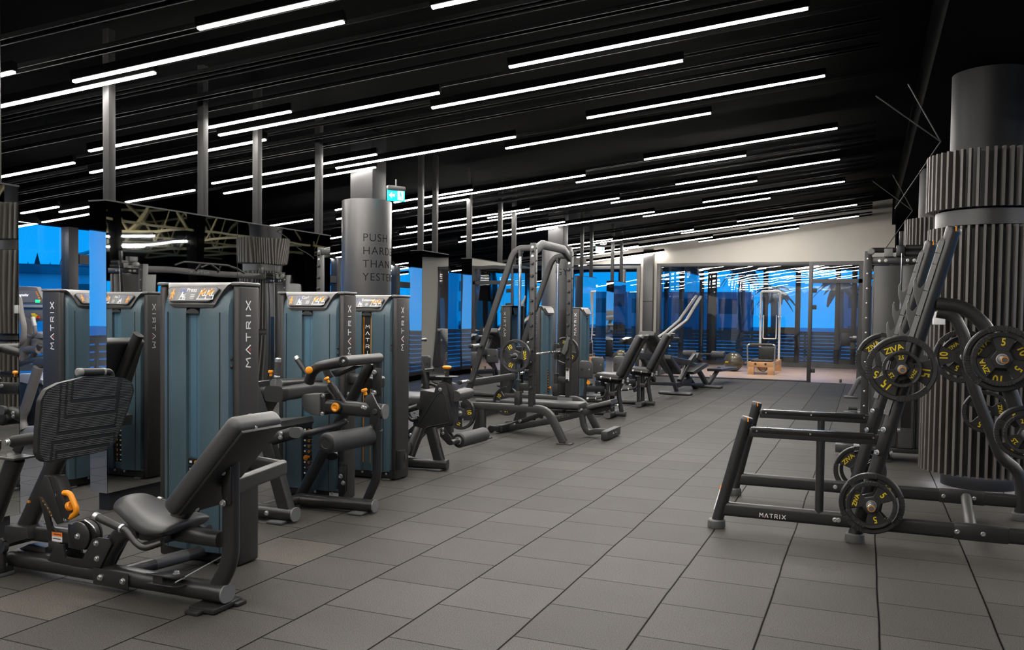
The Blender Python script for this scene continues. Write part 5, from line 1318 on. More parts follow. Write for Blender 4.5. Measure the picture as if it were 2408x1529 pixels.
# ------------------------------------------------------------------ guided barbell rack with its bench
def smith():
    s = lambda x, y, **k: at(1040+x/2.832, 540+y/2.832, **k)
    b = lambda x, y, **k: at(1130+x/7.082, 850+y/7.082, **k)
    YN, YF_ = 9.0, 10.28
    t = thing('guided_barbell_rack', 'guided barbell rack with chrome rods and perforated uprights in the middle of the row', 'barbell rack', (-3.7, 9.64, 0))
    B = lambda n, bm, m, p=t: build(n, bm, m, p)
    XU, XR_ = -3.49, -3.655
    for Y, nm in ((YN, 'near'), (YF_, 'far')):
        bm = new(); tube(bm, [(-4.36, Y, .375), (-3.30, Y, .378), (-3.10, Y, .02)], rrect(.075, .085, .012, 2), .2, n=9); B('base_beam', bm, 'mid_metal' if False else 'frame_grey')
        bm = new(); bx(bm, -3.17, -3.0, Y-.065, Y+.065, 0, .014, .004); B('foot_plate', bm, 'frame_grey')
        bm = new(); bx(bm, -4.2, -4.0, Y-.065, Y+.065, 0, .014, .004); tube(bm, [(-4.1, Y, .35), (-4.1, Y, .01)], rrect(.07, .07, .01, 2)); prism(bm, [(-4.14, Y-.02, .33), (-4.14, Y-.02, .012), (-4.25, Y-.02, .012)], (0, .04, 0)); B('rear_foot', bm, 'frame_grey')
        bm = new(); bx(bm, XU-.032, XU+.032, Y-.04, Y+.04, .4, 2.25, .006); u = B('upright', bm, 'frame_grey')
        bm = new()
        for k in range(12):
            z = .62+k*.14; lathe(bm, (XU, Y-.04, z), (0, -1, 0), [(.016, 0), (.019, .004), (.019, .022), (.012, .028), (0, .028)], 12)
            lathe(bm, (XU+.032, Y, z+.03), (1, 0, 0), [(.010, 0), (.010, .008), (0, .008)], 10)
        B('hook_stud', bm, 'black_metal', u)['kind'] = 'stuff'
        bm = new()
        for z in (2.2, 2.1): bolt(bm, (XU, Y-.04, z), (0, -1, 0), .013)
        B('bolt', bm, 'silver', u)
        bm = new(); tube(bm, [(XU, Y, 2.195), (-3.72, Y, 2.195), (-4.10, Y, 1.12), (-4.33, Y, .40)], rrect(.07, .055, .012, 2), .22, up=(0, 1, 0), n=9); B('rear_leg', bm, 'frame_grey')
        bm = new(); cyl(bm, (XR_, Y, .58), (XR_, Y, 2.15), .018); B('guide_rod', bm, 'chrome')
        bm = new(); cyl(bm, (XR_, Y, 2.10), (XR_, Y, 2.17), .026); cyl(bm, (XR_, Y, 2.14), (XR_, Y, 2.175), .036); B('rod_collar', bm, 'black_metal')
        bm = new(); bx(bm, XR_-.035, XR_+.035, Y-.04, Y+.04, .41, .57, .004); cyl(bm, (XR_, Y, .56), (XR_, Y, .70), .03, bev=.004); bx(bm, XR_+.02, XU-.03, Y-.02, Y+.02, .58, .66, .004); B('rod_base', bm, 'black_dark')
        # bar carriage
        bm = new(); cyl(bm, (XR_, Y, .88), (XR_, Y, 1.08), .03, bev=.005); box(bm, (XR_+.03, Y, .98), (.07, .07, .08), None, .01); B('carriage', bm, 'black_metal')
        # plate pegs behind
        for z, x in ((1.08, -4.115), (.665, -4.245)):
            d = -1 if Y == YN else 1
            bm = new(); cyl(bm, (x, Y+d*.03, z), (x, Y+d*.30, z), .022, bev=.004); cyl(bm, (x, Y+d*.29, z), (x, Y+d*.33, z), .027, bev=.01, mi=1); B('plate_peg', bm, ['chrome', 'black_metal'])
    bm = new(); tube(bm, [(XU, YN+.04, 2.17), (XU, YN+.27, 2.255), (XU, YF_-.27, 2.255), (XU, YF_-.04, 2.17)], rrect(.045, .10, .01, 2), .05, up=(0, 0, 1)); tb = B('top_beam', bm, 'frame_grey')
    bm = new(); wordmark(bm, (XU+.0228, 9.64, 2.258), (0, 1, 0), (0, 0, 1), .2, .028, .001, 0, 0); B('lettering', bm, 'placard_light', tb)
    bm = new(); tube(bm, [(-4.24, YN, .64), (-4.24, YF_, .64)], rrect(.06, .085, .01, 2)); B('rear_crossbeam', bm, 'frame_grey')
    # latch hook on the far side
    h = [(790, 820), (832, 712), (850, 718), (852, 735), (842, 730), (835, 800), (812, 835)]
    bm = new(); prism(bm, [s(x, y, Y=YF_-.09) for x, y in h], (0, .01, 0), .002); B('latch_hook', bm, 'grey_foot')
    lb = V((XU, YF_-.0405, .69)); warn_label(t, lb, (1, 0, 0), (0, 0, 1), .045, .17)
    bm = new(); bx(bm, -3.62, -3.42, YF_-.0445, YF_-.0435, .36, .40); B('rating_plate', bm, 'placard_light')
    # the bar
    o = thing('barbell', 'steel barbell held in the guided rack', 'barbell', (XR_+.05, 9.64, .98))
    bm = new(); cyl(bm, (XR_+.05, 8.72, .98), (XR_+.05, 10.56, .98), .0145); build('bar_shaft', bm, 'chrome', o)
    for y0, y1 in ((8.60, 8.93), (10.35, 10.68)):
        bm = new(); cyl(bm, (XR_+.05, y0, .98), (XR_+.05, y1, .98), .024, bev=.004); build('bar_sleeve', bm, 'black_metal', o)
    cy = [plate((XR_+.05, 8.80, .98), .182, '10', 125, 'ten-kilo grip plate on the near end of the guided barbell', 'plates on the guided barbell'),
          plate((XR_+.05, 10.50, .98), .182, '10', 205, 'ten-kilo grip plate on the far end of the guided barbell', 'plates on the guided barbell')]
    c1 = s(115, 1225, Y=8.85)
    for p, r, lab in ((c1, 10, 'ten-kilo grip plate stored low at the near rear corner of the barbell rack'), (b(445, 660, Y=YF_+.06), 150, 'ten-kilo grip plate stored behind the bench, far side of the barbell rack')):
        near = p.y < 9.5; y0 = p.y
        plate((p.x, y0+(.045 if near else -.0), p.z), .19, '10', r, lab, 'plates stored on the barbell rack')
        bm = new(); cyl(bm, (p.x, y0-.10 if near else y0-.08, p.z), (p.x, YN if near else y0+.05, p.z), .024, bev=.004); build('storage_peg', bm, 'silver', t)
    bm = new(); bx(bm, c1.x-.05, -4.3, YN-.03, YN+.03, c1.z-.04, c1.z+.12, .005); B('peg_bracket', bm, 'frame_grey')
    # bench inside the rack
    YM = 9.71; t2 = thing('adjustable_bench', 'adjustable flat bench with dark pad standing inside the barbell rack', 'bench', (-3.4, YM, 0))
    B2 = lambda n, bm, m, p=t2: build(n, bm, m, p)
    L = b(305, 690, Y=YM-.15); Rr = b(1640, 755, Y=YM-.15)
    bm = new(); bx(bm, L.x, Rr.x, YM-.15, YM+.15, Rr.z-.035, Rr.z+.035, .02, seg=3); B2('back_pad', bm, 'leather')
    sp = [b(x, y, Y=YM-.14) for x, y in ((1752, 745), (1765, 812), (2190, 715), (2168, 645))]
    bm = new(); prism(bm, sp, (0, .28, 0), .018, seg=3); B2('seat_pad', bm, 'leather')
    bm = new(); tube(bm, [b(390, 1130, Y=YM), b(1180, 990, Y=YM), b(2180, 745, Y=YM)], rrect(.055, .075, .01, 2)); f = B2('spine_beam', bm, 'frame_grey')
    bm = new(); q = b(1330, 940, Y=YM-.029); q2 = b(1480, 905, Y=YM-.029); wordmark(bm, (q+q2)/2+V((-.06, 0, -.01)), (q2-q).normalized(), (0, 0, 1), .24, .026, .001, 0, 0); B2('lettering', bm, 'placard_light', f)
    bm = new(); tube(bm, [b(560, 1045, Y=YM), b(1100, 850, Y=YM)], rrect(.05, .06, .01, 2)); bx(bm, Rr.x-.6, Rr.x-.05, YM-.05, YM+.05, Rr.z-.06, Rr.z-.035, .004); B2('back_support', bm, 'black_metal')
    bm = new(); p = b(675, 990, Y=YM-.04); cyl(bm, p, p+V((0, -.05, 0)), .017, bev=.004); p = b(572, 1045, Y=YM-.04); cyl(bm, p, p+V((0, -.03, 0)), .014, bev=.004); p = b(1660, 810, Y=YM-.05); cyl(bm, p, p+V((0, -.03, 0)), .018); B2('pivot_pin', bm, 'silver')
    bm = new()
    for k in range(5):
        a = b(880+k*125, 955-k*28, Y=YM-.02); bx(bm, a.x-.02, a.x+.02, YM-.02, YM+.02, a.z-.02, a.z+.035, .006)
    B2('ladder_notch', bm, 'black_dark')
    bm = new(); tube(bm, [b(1250, 835, Y=YM), b(1640, 850, Y=YM)], .014); B2('tie_rod', bm, 'duct')
    zr = .055
    bm = new(); bx(bm, -4.13, -4.05, YM-.25, YM+.25, .012, .10, .01); B2('rear_foot', bm, 'frame_grey')
    bm = new(); a = b(370, 1115, Y=YM); tube(bm, [(-4.09, YM, .06), a], rrect(.06, .07, .01, 2)); B2('rear_beam', bm, 'frame_grey')
    for y in (YM-.26, YM+.26):
        bm = new(); cyl(bm, (-4.19, y-.012, .048), (-4.19, y+.012, .048), .046, 24, .008); B2('wheel', bm, 'rubber_edge')
        bm = new(); bx(bm, -4.19, -4.08, y-.02, y+.02, .03, .09, .006); B2('wheel_bracket', bm, 'frame_grey')
    bm = new(); tube(bm, [b(1690, 890, Y=YM), b(1720, 1080, Y=YM), b(1800, 1200, Y=YM), (-2.95, YM, .07), (-2.79, YM, .07)], rrect(.06, .07, .012, 2), .2, up=(1, 0, 0), n=8); B2('front_leg', bm, 'frame_grey')
    bm = new(); bx(bm, -2.80, -2.72, YM-.28, YM+.28, .012, .11, .008); ft = B2('front_foot', bm, 'frame_grey')
    bm = new()
    for y in (YM-.04, YM+.06): bolt(bm, (-2.72, y, .065), (1, 0, 0), .009)
    B2('bolt', bm, 'silver', ft)
    bm = new(); p = b(2180, 760, Y=YM-.02); tube(bm, [p, b(2290, 720, Y=YM-.04), b(2280, 745, Y=YM-.1)], .008, .01); B2('carry_handle', bm, 'silver')
smith()

# ------------------------------------------------------------------ hip abductor machines and the stack towers of the far row
def hip_machine():
    n = lambda x, y, **k: at(1340+x/6.118, 760+y/6.118, **k)
    F0 = n(800, 1325, Z=.04); Y0 = F0.y+.02
    t = thing('hip_abductor_machine', 'hip abduction machine with upright black backrest and knee pads, the nearer of two', 'hip abduction machine', (F0.x-.6, Y0, 0), 'hip abduction machines')
    B = lambda nm, bm, m, p=t: build(nm, bm, m, p)
    A = n(735, 735, Y=Y0); T = n(1020, 190, Y=Y0); d = (T-A).normalized(); nn = V((-d.z, 0, d.x)); 
    if nn.x > 0: nn = -nn
    m = (A+T)/2; Rm = Matrix((d, V((0, 1, 0)), d.cross(V((0, 1, 0))))).transposed()
    bm = new(); box(bm, V((m.x, Y0, m.z)), ((T-A).length*1.05, .32, .085), Rm, .03, 3); B('backrest_pad', bm, 'leather')
    bm = new(); tube(bm, [n(1085, 200, Y=Y0), n(765, 830, Y=Y0)], rrect(.05, .07, .02, 3)); B('backrest_spine', bm, 'black_metal')
    bm = new(); p = n(1085, 195, Y=Y0); box(bm, p, (.05, .30, .03), Rm, .006); B('spine_cap', bm, 'grey_foot')
    bm = new(); tube(bm, [n(775, 800, Y=Y0), n(700, 960, Y=Y0), n(705, 1050, Y=Y0), n(750, 1305, Y=Y0)], rrect(.055, .065, .025, 3), .16, up=(1, 0, 0)); B('rear_leg', bm, 'black_metal')
    bm = new(); tube(bm, [V((F0.x-1.2, Y0, .05)), V((F0.x, Y0, .05))], rrect(.075, .075, .03, 3)); B('floor_rail', bm, 'black_metal')
    bm = new(); p = n(540, 1322, Y=Y0-.28); tube(bm, [(p.x, Y0-.30, .05), (p.x, Y0+.30, .05)], rrect(.10, .075, .03, 3)); c = B('cross_rail', bm, 'black_metal')
    bm = new(); tube(bm, [(p.x, Y0-.306, .05), (p.x, Y0-.30, .05)], rrect(.10, .075, .03, 3)); B('end_cap', bm, 'grey_foot', c)
    a, b = n(345, 750, Y=Y0-.17), n(715, 765, Y=Y0-.17)
    bm = new(); prism(bm, [(a.x, Y0-.18, a.z-.02), (a.x+.04, Y0-.18, a.z+.035), (b.x-.05, Y0-.18, a.z+.02), (b.x, Y0-.18, a.z-.01), (b.x-.03, Y0-.18, a.z-.06), (a.x+.10, Y0-.18, a.z-.05)], (0, .36, 0), .018, seg=3); B('seat_pad', bm, 'leather')
    for sg in (-1, 1):
        o = V((0, (Y0+sg*.24)-(Y0-.24), 0))
        bm = new(); grip(bm, [n(440, 778, Y=Y0-.24)+o, n(585, 803, Y=Y0-.24)+o], .019); g = B('seat_handle', bm, ['rubber', 'silver'])
        bm = new(); tube(bm, [n(585, 803, Y=Y0-.24)+o, n(690, 812, Y=Y0-.24)+o, n(760, 800, Y=Y0)], .013, .05); B('handle_tube', bm, 'black_metal', g)
    bm = new(); tube(bm, [n(720, 850, Y=Y0), n(560, 830, Y=Y0), n(420, 800, Y=Y0)], rrect(.05, .06, .01, 2)); B('seat_beam', bm, 'black_metal')
    bm = new(); tube(bm, [n(540, 870, Y=Y0-.12), n(540, 1290, Y=Y0-.12)], .026); B('pivot_post', bm, 'black_metal')
    bm = new(); tube(bm, [n(610, 860, Y=Y0), n(612, 1300, Y=Y0)], rrect(.06, .06, .01, 2)); B('main_post', bm, 'black_dark')
    bm = new(); box(bm, n(600, 1015, Y=Y0-.06), (.14, .14, .06), None, .006); B('cam_block', bm, 'frame_grey')
    bm = new()
    for q in ((770, 828), (765, 855), (835, 800), (835, 835)): bolt(bm, n(*q, Y=Y0-.035), (.3, -1, 0), .014)
    for q in ((1045, 380), (380, 1070)): bolt(bm, n(*q, Y=Y0-.05), (0, -1, 0), .012)
    B('bolt', bm, 'silver')
    for sg, q in ((-1, (232, 670)), (1, (400, 605))):
        Yp = Y0-.30 if sg < 0 else Y0+.42
        c = n(*q, Y=Yp); w = .098
        bm = new(); prism(bm, [(c.x-w, Yp-.035, c.z-.125), (c.x+w, Yp-.035, c.z-.125), (c.x+w, Yp-.035, c.z+.09), (c.x+w*.7, Yp-.035, c.z+.125), (c.x-w*.7, Yp-.035, c.z+.125), (c.x-w, Yp-.035, c.z+.09)], (0, .07, 0), .022, seg=3); k = B('knee_pad', bm, 'leather')
        bm = new(); lathe(bm, (c.x-.05, Yp-.036, c.z+.005), (0, -1, 0), [(.018, 0), (.018, .006), (0, .012)], 14); B('pad_button', bm, 'black_dark', k)
        bm = new(); lathe(bm, (c.x+.06, Yp-.036, c.z+.008), (0, -1, 0), [(.011, 0), (.011, .004), (0, .004)], 12); B('pad_stud', bm, 'silver', k)
        bm = new(); tube(bm, [(c.x, Yp, c.z-.12), (c.x, Yp, c.z-.25), (c.x-.02, Yp, c.z-.42)], .022, .05); tube(bm, [(c.x-.01, Yp, c.z-.27), (n(520, 950, Y=Y0).x, Y0-.10 if sg < 0 else Y0+.05, c.z-.28)], rrect(.05, .085, .012, 2)); B('pad_arm', bm, 'black_metal')
        bm = new(); grip(bm, [V((c.x+.03, Yp-.02, c.z-.41)), V((c.x+.16, Yp-.02, c.z-.40))], .02); tube(bm, [V((c.x+.16, Yp-.02, c.z-.40)), V((c.x+.27, Yp, c.z-.37)), V((c.x+.32, Yp, c.z-.28))], .015, .06); B('foot_peg', bm, ['rubber', 'silver'])
        if sg < 0:
            bm = new(); lathe(bm, (c.x+.05, Yp-.02, c.z-.18), (0, -1, 0), [(.012, -.02), (.025, .0), (.027, .018), (0, .022)], 16); B('pull_knob', bm, 'orange')
    bm = new(); tube(bm, [n(470, 820, Y=Y0+.05), n(470, 1030, Y=Y0+.05), n(500, 1120, Y=Y0+.05)], .03, .1); B('front_post', bm, 'black_metal')
    return t, F0, Y0, n
hm, F0, Y0, nfun = hip_machine()
F1 = nfun(1215, 1168, Z=.04)
h2 = copy_tree(hm); h2.location = hm.location+V((F1.x-F0.x, F1.y-F0.y, 0)); h2['label'] = 'hip abduction machine with upright black backrest, the farther of two, near the levers'
def side_tower(px, Y, label, name='weight_stack_tower'):
    c = at(px, 800, Y=Y)
    t = thing(name, label, 'weight stack', (c.x-.1, Y+.29, 0), 'weight stack towers facing the aisle')
    tower(t, (c.x-.01, Y, 0), (0, 1, 0), (-1, 0, 0), .58, None, mini=True, stack=True)
    bm = new(); tube(bm, [(c.x+.03, Y+.29, .06), (c.x+.5, Y+.29, .06)], rrect(.08, .075, .03, 3)); build('tie_tube', bm, 'duct', t)
    return t, c
side_tower(1271, 12.15, 'teal weight stack tower standing behind the barbell rack')
side_tower(1363, 13.8, 'teal weight stack tower of the nearer hip abduction machine')
# ------------------------------------------------------------------ pec fly tower and cardio machine seen left of the big mirror
def pec_fly():
    t = thing('pec_fly_machine', 'chest fly machine with teal stack tower seen between the two nearest mirrors', 'chest fly machine', (-6.0, 5.1, 0))
    tower(t, (-5.86, 4.83, 0), (0, 1, 0), (-1, 0, 0), .60, ('Pec Fly', '  / Rear'), stack=False, d=.2)
    bm = new(); tube(bm, [(-5.84, 5.13, .06), (-5.35, 5.13, .06)], rrect(.09, .08, .03, 3)); build('floor_rail', bm, 'black_metal', t)
pec_fly()
def climber():
    k = lambda x, y, Y=6.35: at(x/5.459, 620+y/5.459, Y=Y)
    e = lambda x, y, Y=6.35: at(x/4.025, 980+y/4.025, Y=Y)
    j = lambda x, y, Y=6.35: at(x/3.3234, 560+y/3.3234, Y=Y)
    Y = 6.35
    g = at(75, 1128, Z=0)
    t = thing('elliptical_trainer', 'dark elliptical trainer with lit console by the left window', 'elliptical trainer', (g.x-.3, Y, 0))
    B = lambda nm, bm, m, pp=t: build(nm, bm, m, pp)
    # console
    sc = [(215, 290), (465, 298), (575, 525), (205, 520)]
    bm = new(); prism(bm, [k(x, y) for x, y in sc], (0, .06, 0), .012); c = B('console', bm, 'cardio_grey')
    bm = new(); prism(bm, [k(x, y, Y-.004) for x, y in ((205, 345), (470, 350), (525, 495), (205, 498))], (0, .003, 0)); B('screen', bm, 'screen', c)
    bm = new(); text_bm(bm, 'Programlar', k(285, 405, Y-.008), (1, 0, 0), (0, 0, 1), .042, .001, 0, .004); B('screen_text', bm, 'screen_white', c)
    bm = new(); p = k(483, 483, Y-.008); bx(bm, p.x-.03, p.x+.03, p.y-.001, p.y, p.z-.014, p.z+.014, .003); B('screen_button', bm, 'screen_green', c)
    bm = new()
    for q in ((468, 365), (476, 388), (490, 412), (500, 440), (515, 470)): p = k(*q, Y-.007); bx(bm, p.x-.012, p.x+.012, p.y-.001, p.y, p.z-.008, p.z+.008)
    B('screen_icon', bm, 'orange', c)
    bm = new(); prism(bm, [k(x, y) for x, y in ((200, 525), (578, 530), (578, 590), (200, 585))], (0, .1, 0), .008); B('console_tray', bm, 'cardio_silver', c)
    bm = new(); prism(bm, [k(x, y) for x, y in ((200, 560), (578, 565), (578, 588), (200, 585))], (0, -.002, 0)); B('tray_slot', bm, 'black_dark', c)
    bm = new(); prism(bm, [k(x, y) for x, y in ((200, 590), (578, 592), (580, 705), (470, 740), (300, 730), (200, 700))], (0, .12, 0), .012); B('keypad_panel', bm, 'cardio_grey', c)
    bm = new(); prism(bm, [k(x, y, Y-.02) for x, y in ((395, 640), (425, 638), (470, 665), (450, 705), (410, 690))], (0, .02, 0), .004); B('yellow_tag', bm, 'yellow')
    bm = new(); prism(bm, [k(x, y, Y-.01) for x, y in ((470, 675), (500, 675), (500, 702), (475, 702))], (0, .01, 0)); B('stop_button', bm, 'red')
    # mast, handles
    bm = new(); tube(bm, [k(400, 720), k(360, 870), k(280, 1230)], rrect(.09, .12, .03, 3)); B('mast', bm, 'cardio_grey')
    bm = new(); tube(bm, [k(240, 440, Y-.25), k(270, 640, Y-.25), k(305, 800, Y-.25), k(300, 980, Y-.25), k(240, 1040, Y-.25)], .03, .25); B('moving_handle', bm, 'cardio_grey')
    bm = new(); tube(bm, [k(420, 690, Y-.1), k(445, 800, Y-.1)], .022); h = B('heart_grip', bm, 'cardio_silver')
    bm = new(); tube(bm, [k(445, 800, Y-.1), k(460, 900, Y-.1), k(400, 950, Y-.1), k(350, 920, Y-.1)], .018, .12); B('grip_tube', bm, 'cardio_grey', h)
    bm = new(); prism(bm, [k(x, y) for x, y in ((330, 880), (440, 875), (578, 890), (578, 960), (450, 965), (340, 930))], (0, .15, 0), .02); B('bottle_tray', bm, 'cardio_silver')
    bm = new(); p = k(500, 960, Y+.05); cyl(bm, p+V((0, 0, -.16)), p, .075, bev=.02); B('bottle_cup', bm, 'cardio_grey')
    bm = new(); tube(bm, [k(240, 1110), k(500, 1105)], .045); B('front_roll', bm, 'cardio_grey')
    bm = new(); tube(bm, [k(520, 1040), k(400, 1230)], .03); tube(bm, [k(240, 1290), k(420, 1240), k(600, 1235)], rrect(.06, .06, .02, 3)); B('link_arm', bm, 'duct')
    bm = new(); prism(bm, [k(x, y, Y-.1) for x, y in ((400, 1270), (520, 1205), (620, 1260), (490, 1360))], (0, .05, 0), .006); B('pivot_plate', bm, 'duct')
    bm = new(); prism(bm, [j(x, y) for x, y in ((145, 1060), (230, 1060), (330, 1110), (330, 1150), (240, 1130), (145, 1140))], (0, .3, 0), .02); B('front_shroud', bm, 'cardio_silver')
    bm = new(); tube(bm, [j(300, 1010, Y-.1), j(200, 1330, Y-.1), j(160, 1420, Y-.1), j(190, 1500, Y-.1)], .05, .2); B('pedal_arm', bm, 'cardio_grey')
    bm = new(); prism(bm, [j(x, y) for x, y in ((145, 1130), (300, 1130), (320, 1500), (145, 1500))], (0, .25, 0), .03); B('drive_shroud', bm, 'black_metal')
    bm = new(); prism(bm, [j(x, y, Y-.12) for x, y in ((130, 1480), (300, 1465), (340, 1520), (300, 1580), (150, 1560))], (0, .2, 0), .02); B('pedal', bm, 'cardio_silver')
    bm = new(); prism(bm, [e(x, y, Y-.05) for x, y in ((180, 590), (230, 560), (310, 570), (340, 620), (300, 660), (210, 640))], (0, .3, 0), .02); B('floor_glide', bm, 'ink_blue')
    bm = new(); tube(bm, [(g.x-.5, Y+.1, .05), (g.x+.3, Y+.1, .05)], rrect(.1, .08, .03, 3)); B('base_rail', bm, 'cardio_grey')
climber()
# ------------------------------------------------------------------ olympic rack with plate horns (right foreground)
def olympic_rack():
    p = lambda x, y, Y: at(1640+x/3.135, 500+y/3.135, Y=Y)
    q = lambda x, y, Y: at(1640+x/3.135, 900+y/3.135, Y=Y)
    YN, YF_ = 5.87, 7.03
    t = thing('squat_rack', 'black steel squat rack with bar hooks and plate horns, right foreground', 'squat rack', (0, 6.45, 0))
    B = lambda nm, bm, m, pp=t: build(nm, bm, m, pp)
    def foot(c, d, nm='rubber_foot'):
        bm = new(); lathe(bm, V((c.x, c.y, 0)), (0, 0, 1), [(0, .0), (.056, 0), (.060, .008), (.058, .05), (.050, .058), (.0, .058)], 26); B(nm, bm, 'grey_foot')
    def cap(top, d, r, par):
        bm = new(); lathe(bm, top, d, [(r*1.03, -.025), (r*1.03, 0), (r*.9, .008), (0, .012)], 26, 0); B('post_cap', bm, 'black_metal', par)
        bm = new(); box(bm, top+V((.01, -r*.75, .004)), (.008, .03, .012), None, .001); box(bm, top+V((.01, -r*1.02, -.006)), (.008, .004, .03), None, .001); B('cap_mark', bm, 'orange', par)
    tall = []
    for Y, near in ((YN, True), (YF_, False)):
        # short sloping post
        top = q(368, 262, Y) if near else q(440, 152, Y)
        ft = at(1685, 1222, Y=Y) if near else q(268, 815, Y)
        r = .038; d = (top-ft).normalized(); bm = new(); cyl(bm, V((ft.x, ft.y, .03)), top, r, 24, .004); s = B('short_post', bm, 'black_metal'); cap(top, d, r, s); foot(ft, d)
        # tall post
        tp = p(1890, 118, Y) if near else p(1725, 222, Y)
        fb = at(2010, 1252, Y=Y) if near else None
        if not near: fb = V((tp.x-(tall[0][0].x-tall[0][1].x), Y, .05))
        fb = V((fb.x, Y, .04)); d = (tp-fb).normalized()
        bm = new(); cyl(bm, fb, tp, .043, 26, .004); s = B('tall_post', bm, 'black_metal'); cap(tp, d, .043, s); foot(fb, d); tall.append((tp, fb))
        # hook guard along the front of the tall post
        back = V((-d.z, 0, d.x)); L = (tp-fb).length
        def on(u, o): return fb+d*(L*u)+back*o
        bm = new()
        segs = [(.955, .918), (.915, .884), (.881, .80), (.797, .722), (.719, .648), (.645, .55), (.547, .46), (.457, .40)]
        for u1, u0 in segs:
            pr = [(.03, -.040), (.058, -.020), (.058, .020), (.03, .040)]
            A_ = [bm.verts.new(on(u0, o)+V((0, w, 0))) for o, w in pr]; B_ = [bm.verts.new(on(u1, o)+V((0, w, 0))) for o, w in pr]
            for i in range(4): bm.faces.new((A_[i], A_[(i+1) % 4], B_[(i+1) % 4], B_[i]))
            bm.faces.new(A_[::-1]); bm.faces.new(B_)
        g = B('hook_guard', bm, 'grey_foot')
        bm = new(); pr = [(.03, -.040), (.058, -.020), (.058, .020), (.03, .040)]
        prism(bm, [on(.955, .03)+V((0, -.04, 0)), on(.955, .058)+V((0, -.02, 0)), on(.978, .04)+V((0, 0, 0))], (0, .03, 0)); B('guard_tip', bm, 'grey_foot', g)
        for u in (.800, .727, .653, .575):
            sh = [(u+.045, .055), (u+.018, .060), (u+.004, .072), (u+.0, .085), (u+.008, .104), (u+.030, .114), (u+.034, .121), (u+.022, .126), (u-.012, .108), (u-.058, .055)]
            bm = new(); prism(bm, [on(a, o)+V((0, -.015, 0)) for a, o in sh], (0, .03, 0), .004); B('bar_hook', bm, 'grey_foot')
        # base beam and spotter rail
        zb = .135 if near else .135
        xa, xb = ft.x+.01, 1.08
        bm = new(); tube(bm, [(xa, Y, zb), (xb, Y, zb)], rrect(.055, .095, .022, 4)); bb = B('base_beam', bm, 'black_metal')
        if near:
            bm = new(); m = q(553, 985, Y-.03); wordmark(bm, (m.x, Y-.0278, m.z), (1, 0, 0), (0, 0, 1), .165, .026, .001, 0, 1); B('lettering', bm, ['white', 'red'], bb)
            lb = q(145, 870, Y); d0 = (top-ft).normalized(); 
            bm = new(); 
            for mi, (a, b) in enumerate(((.10, .30), (.30, .345))):
                A_ = ft.lerp(top, a); B_ = ft.lerp(top, b); vs = [bm.verts.new(x+V((-.036+dx, -.018+dy, 0))) for x in (A_, B_) for dx, dy in ((-.0035, .012), (.004, -.002))]; bm.faces.new((vs[0], vs[1], vs[3], vs[2])).material_index = mi
            B('warning_label', bm, ['white', 'orange_label'])
        bm = new()
        for x in ((1040, 1025), (1020, 790)) if near else ((1015, 790),):
            pt = q(x[0], x[1], Y-.03); bolt(bm, (pt.x, Y-.0275, zb), (0, -1, 0), .013)
        for x in (.42, .56) if near else (.55, .75): bolt(bm, (x+(.12 if near else .0), Y-.0275, zb), (0, -1, 0), .013)
        B('bolt', bm, 'silver')
        ra, rb = (q(385, 372, Y), q(1370, 412, Y)) if near else (q(460, 240, Y), q(1290, 258, Y))
        zr = (ra.z+rb.z)/2
        bm = new(); bx(bm, ra.x, rb.x-.02, Y-.026, Y+.026, zr-.032, zr+.030, .004); sr = B('spotter_rail', bm, 'black_metal')
        bm = new(); bx(bm, ra.x+.02, rb.x-.05, Y-.031, Y+.031, zr+.0, zr+.036, .004); B('rail_cover', bm, 'black_gloss', sr)
        bm = new()
        for u in (.06, .47, .93): lathe(bm, (ra.x+(rb.x-ra.x)*u, Y-.031, zr+.012), (0, -1, 0), [(.006, 0), (.005, .003), (0, .003)], 10)
        B('rivet', bm, 'silver', sr)
        sh = [(rb.x-.01, zr+.09), (rb.x+.03, zr+.095), (rb.x+.045, zr+.07), (rb.x+.005, zr-.09), (rb.x-.03, zr-.10), (rb.x-.05, zr-.07)]
        bm = new(); prism(bm, [(x, Y-.047, z) for x, z in sh], (0, .006, 0), .002); B('rail_plate', bm, 'black_metal')
        bm = new(); bolt(bm, (rb.x-.0, Y-.047, zr+.07), (-.6, -.7, .1), .014); bolt(bm, (rb.x-.035, Y-.047, zr-.075), (-.6, -.7, .1), .014); bolt(bm, (rb.x+.08, Y, zr+.07), (1, 0, 0), .014); bolt(bm, (rb.x+.04, Y, zr-.08), (1, 0, 0), .014); B('bolt', bm, 'silver')
        xm = q(905, 600, Y).x
        bm = new(); cyl(bm, (xm, Y, zb+.02), (xm, Y, zr-.03), .027, 22); B('middle_strut', bm, 'black_metal')
        # rear arch leg
        xr = 1.05
        arch = [p(1760, 672, Y), p(1965, 690, Y), p(2130, 840, Y), p(2235, 1120, Y)] if near else [p(1765, 735, Y), p(1890, 755, Y), p(1965, 900, Y), q(2030, 20, Y), q(2240, 560, Y)]
        bm = new(); tube(bm, arch+[(xr-.02, Y, .33 if near else .36), (xr, Y, .22), (xr, Y, .03)], .041, .24, n=10, up=(0, 1, 0)); B('rear_arch_leg', bm, 'black_metal'); foot(V((xr, Y, 0)), None)
    # cross members
    bm = new(); cyl(bm, (.62, YN, .135), (.70, YF_, .135), .036, 24); B('cross_tube', bm, 'mid_metal')
    for Y in (YN, YF_):
        bm = new(); bx(bm, .52, .82, Y-.031, Y+.031, .085, .185, .01); B('cross_plate', bm, 'black_metal')
    bm = new(); a = tall[0][0].lerp(tall[0][1], .44); b2 = tall[1][0].lerp(tall[1][1], .44)
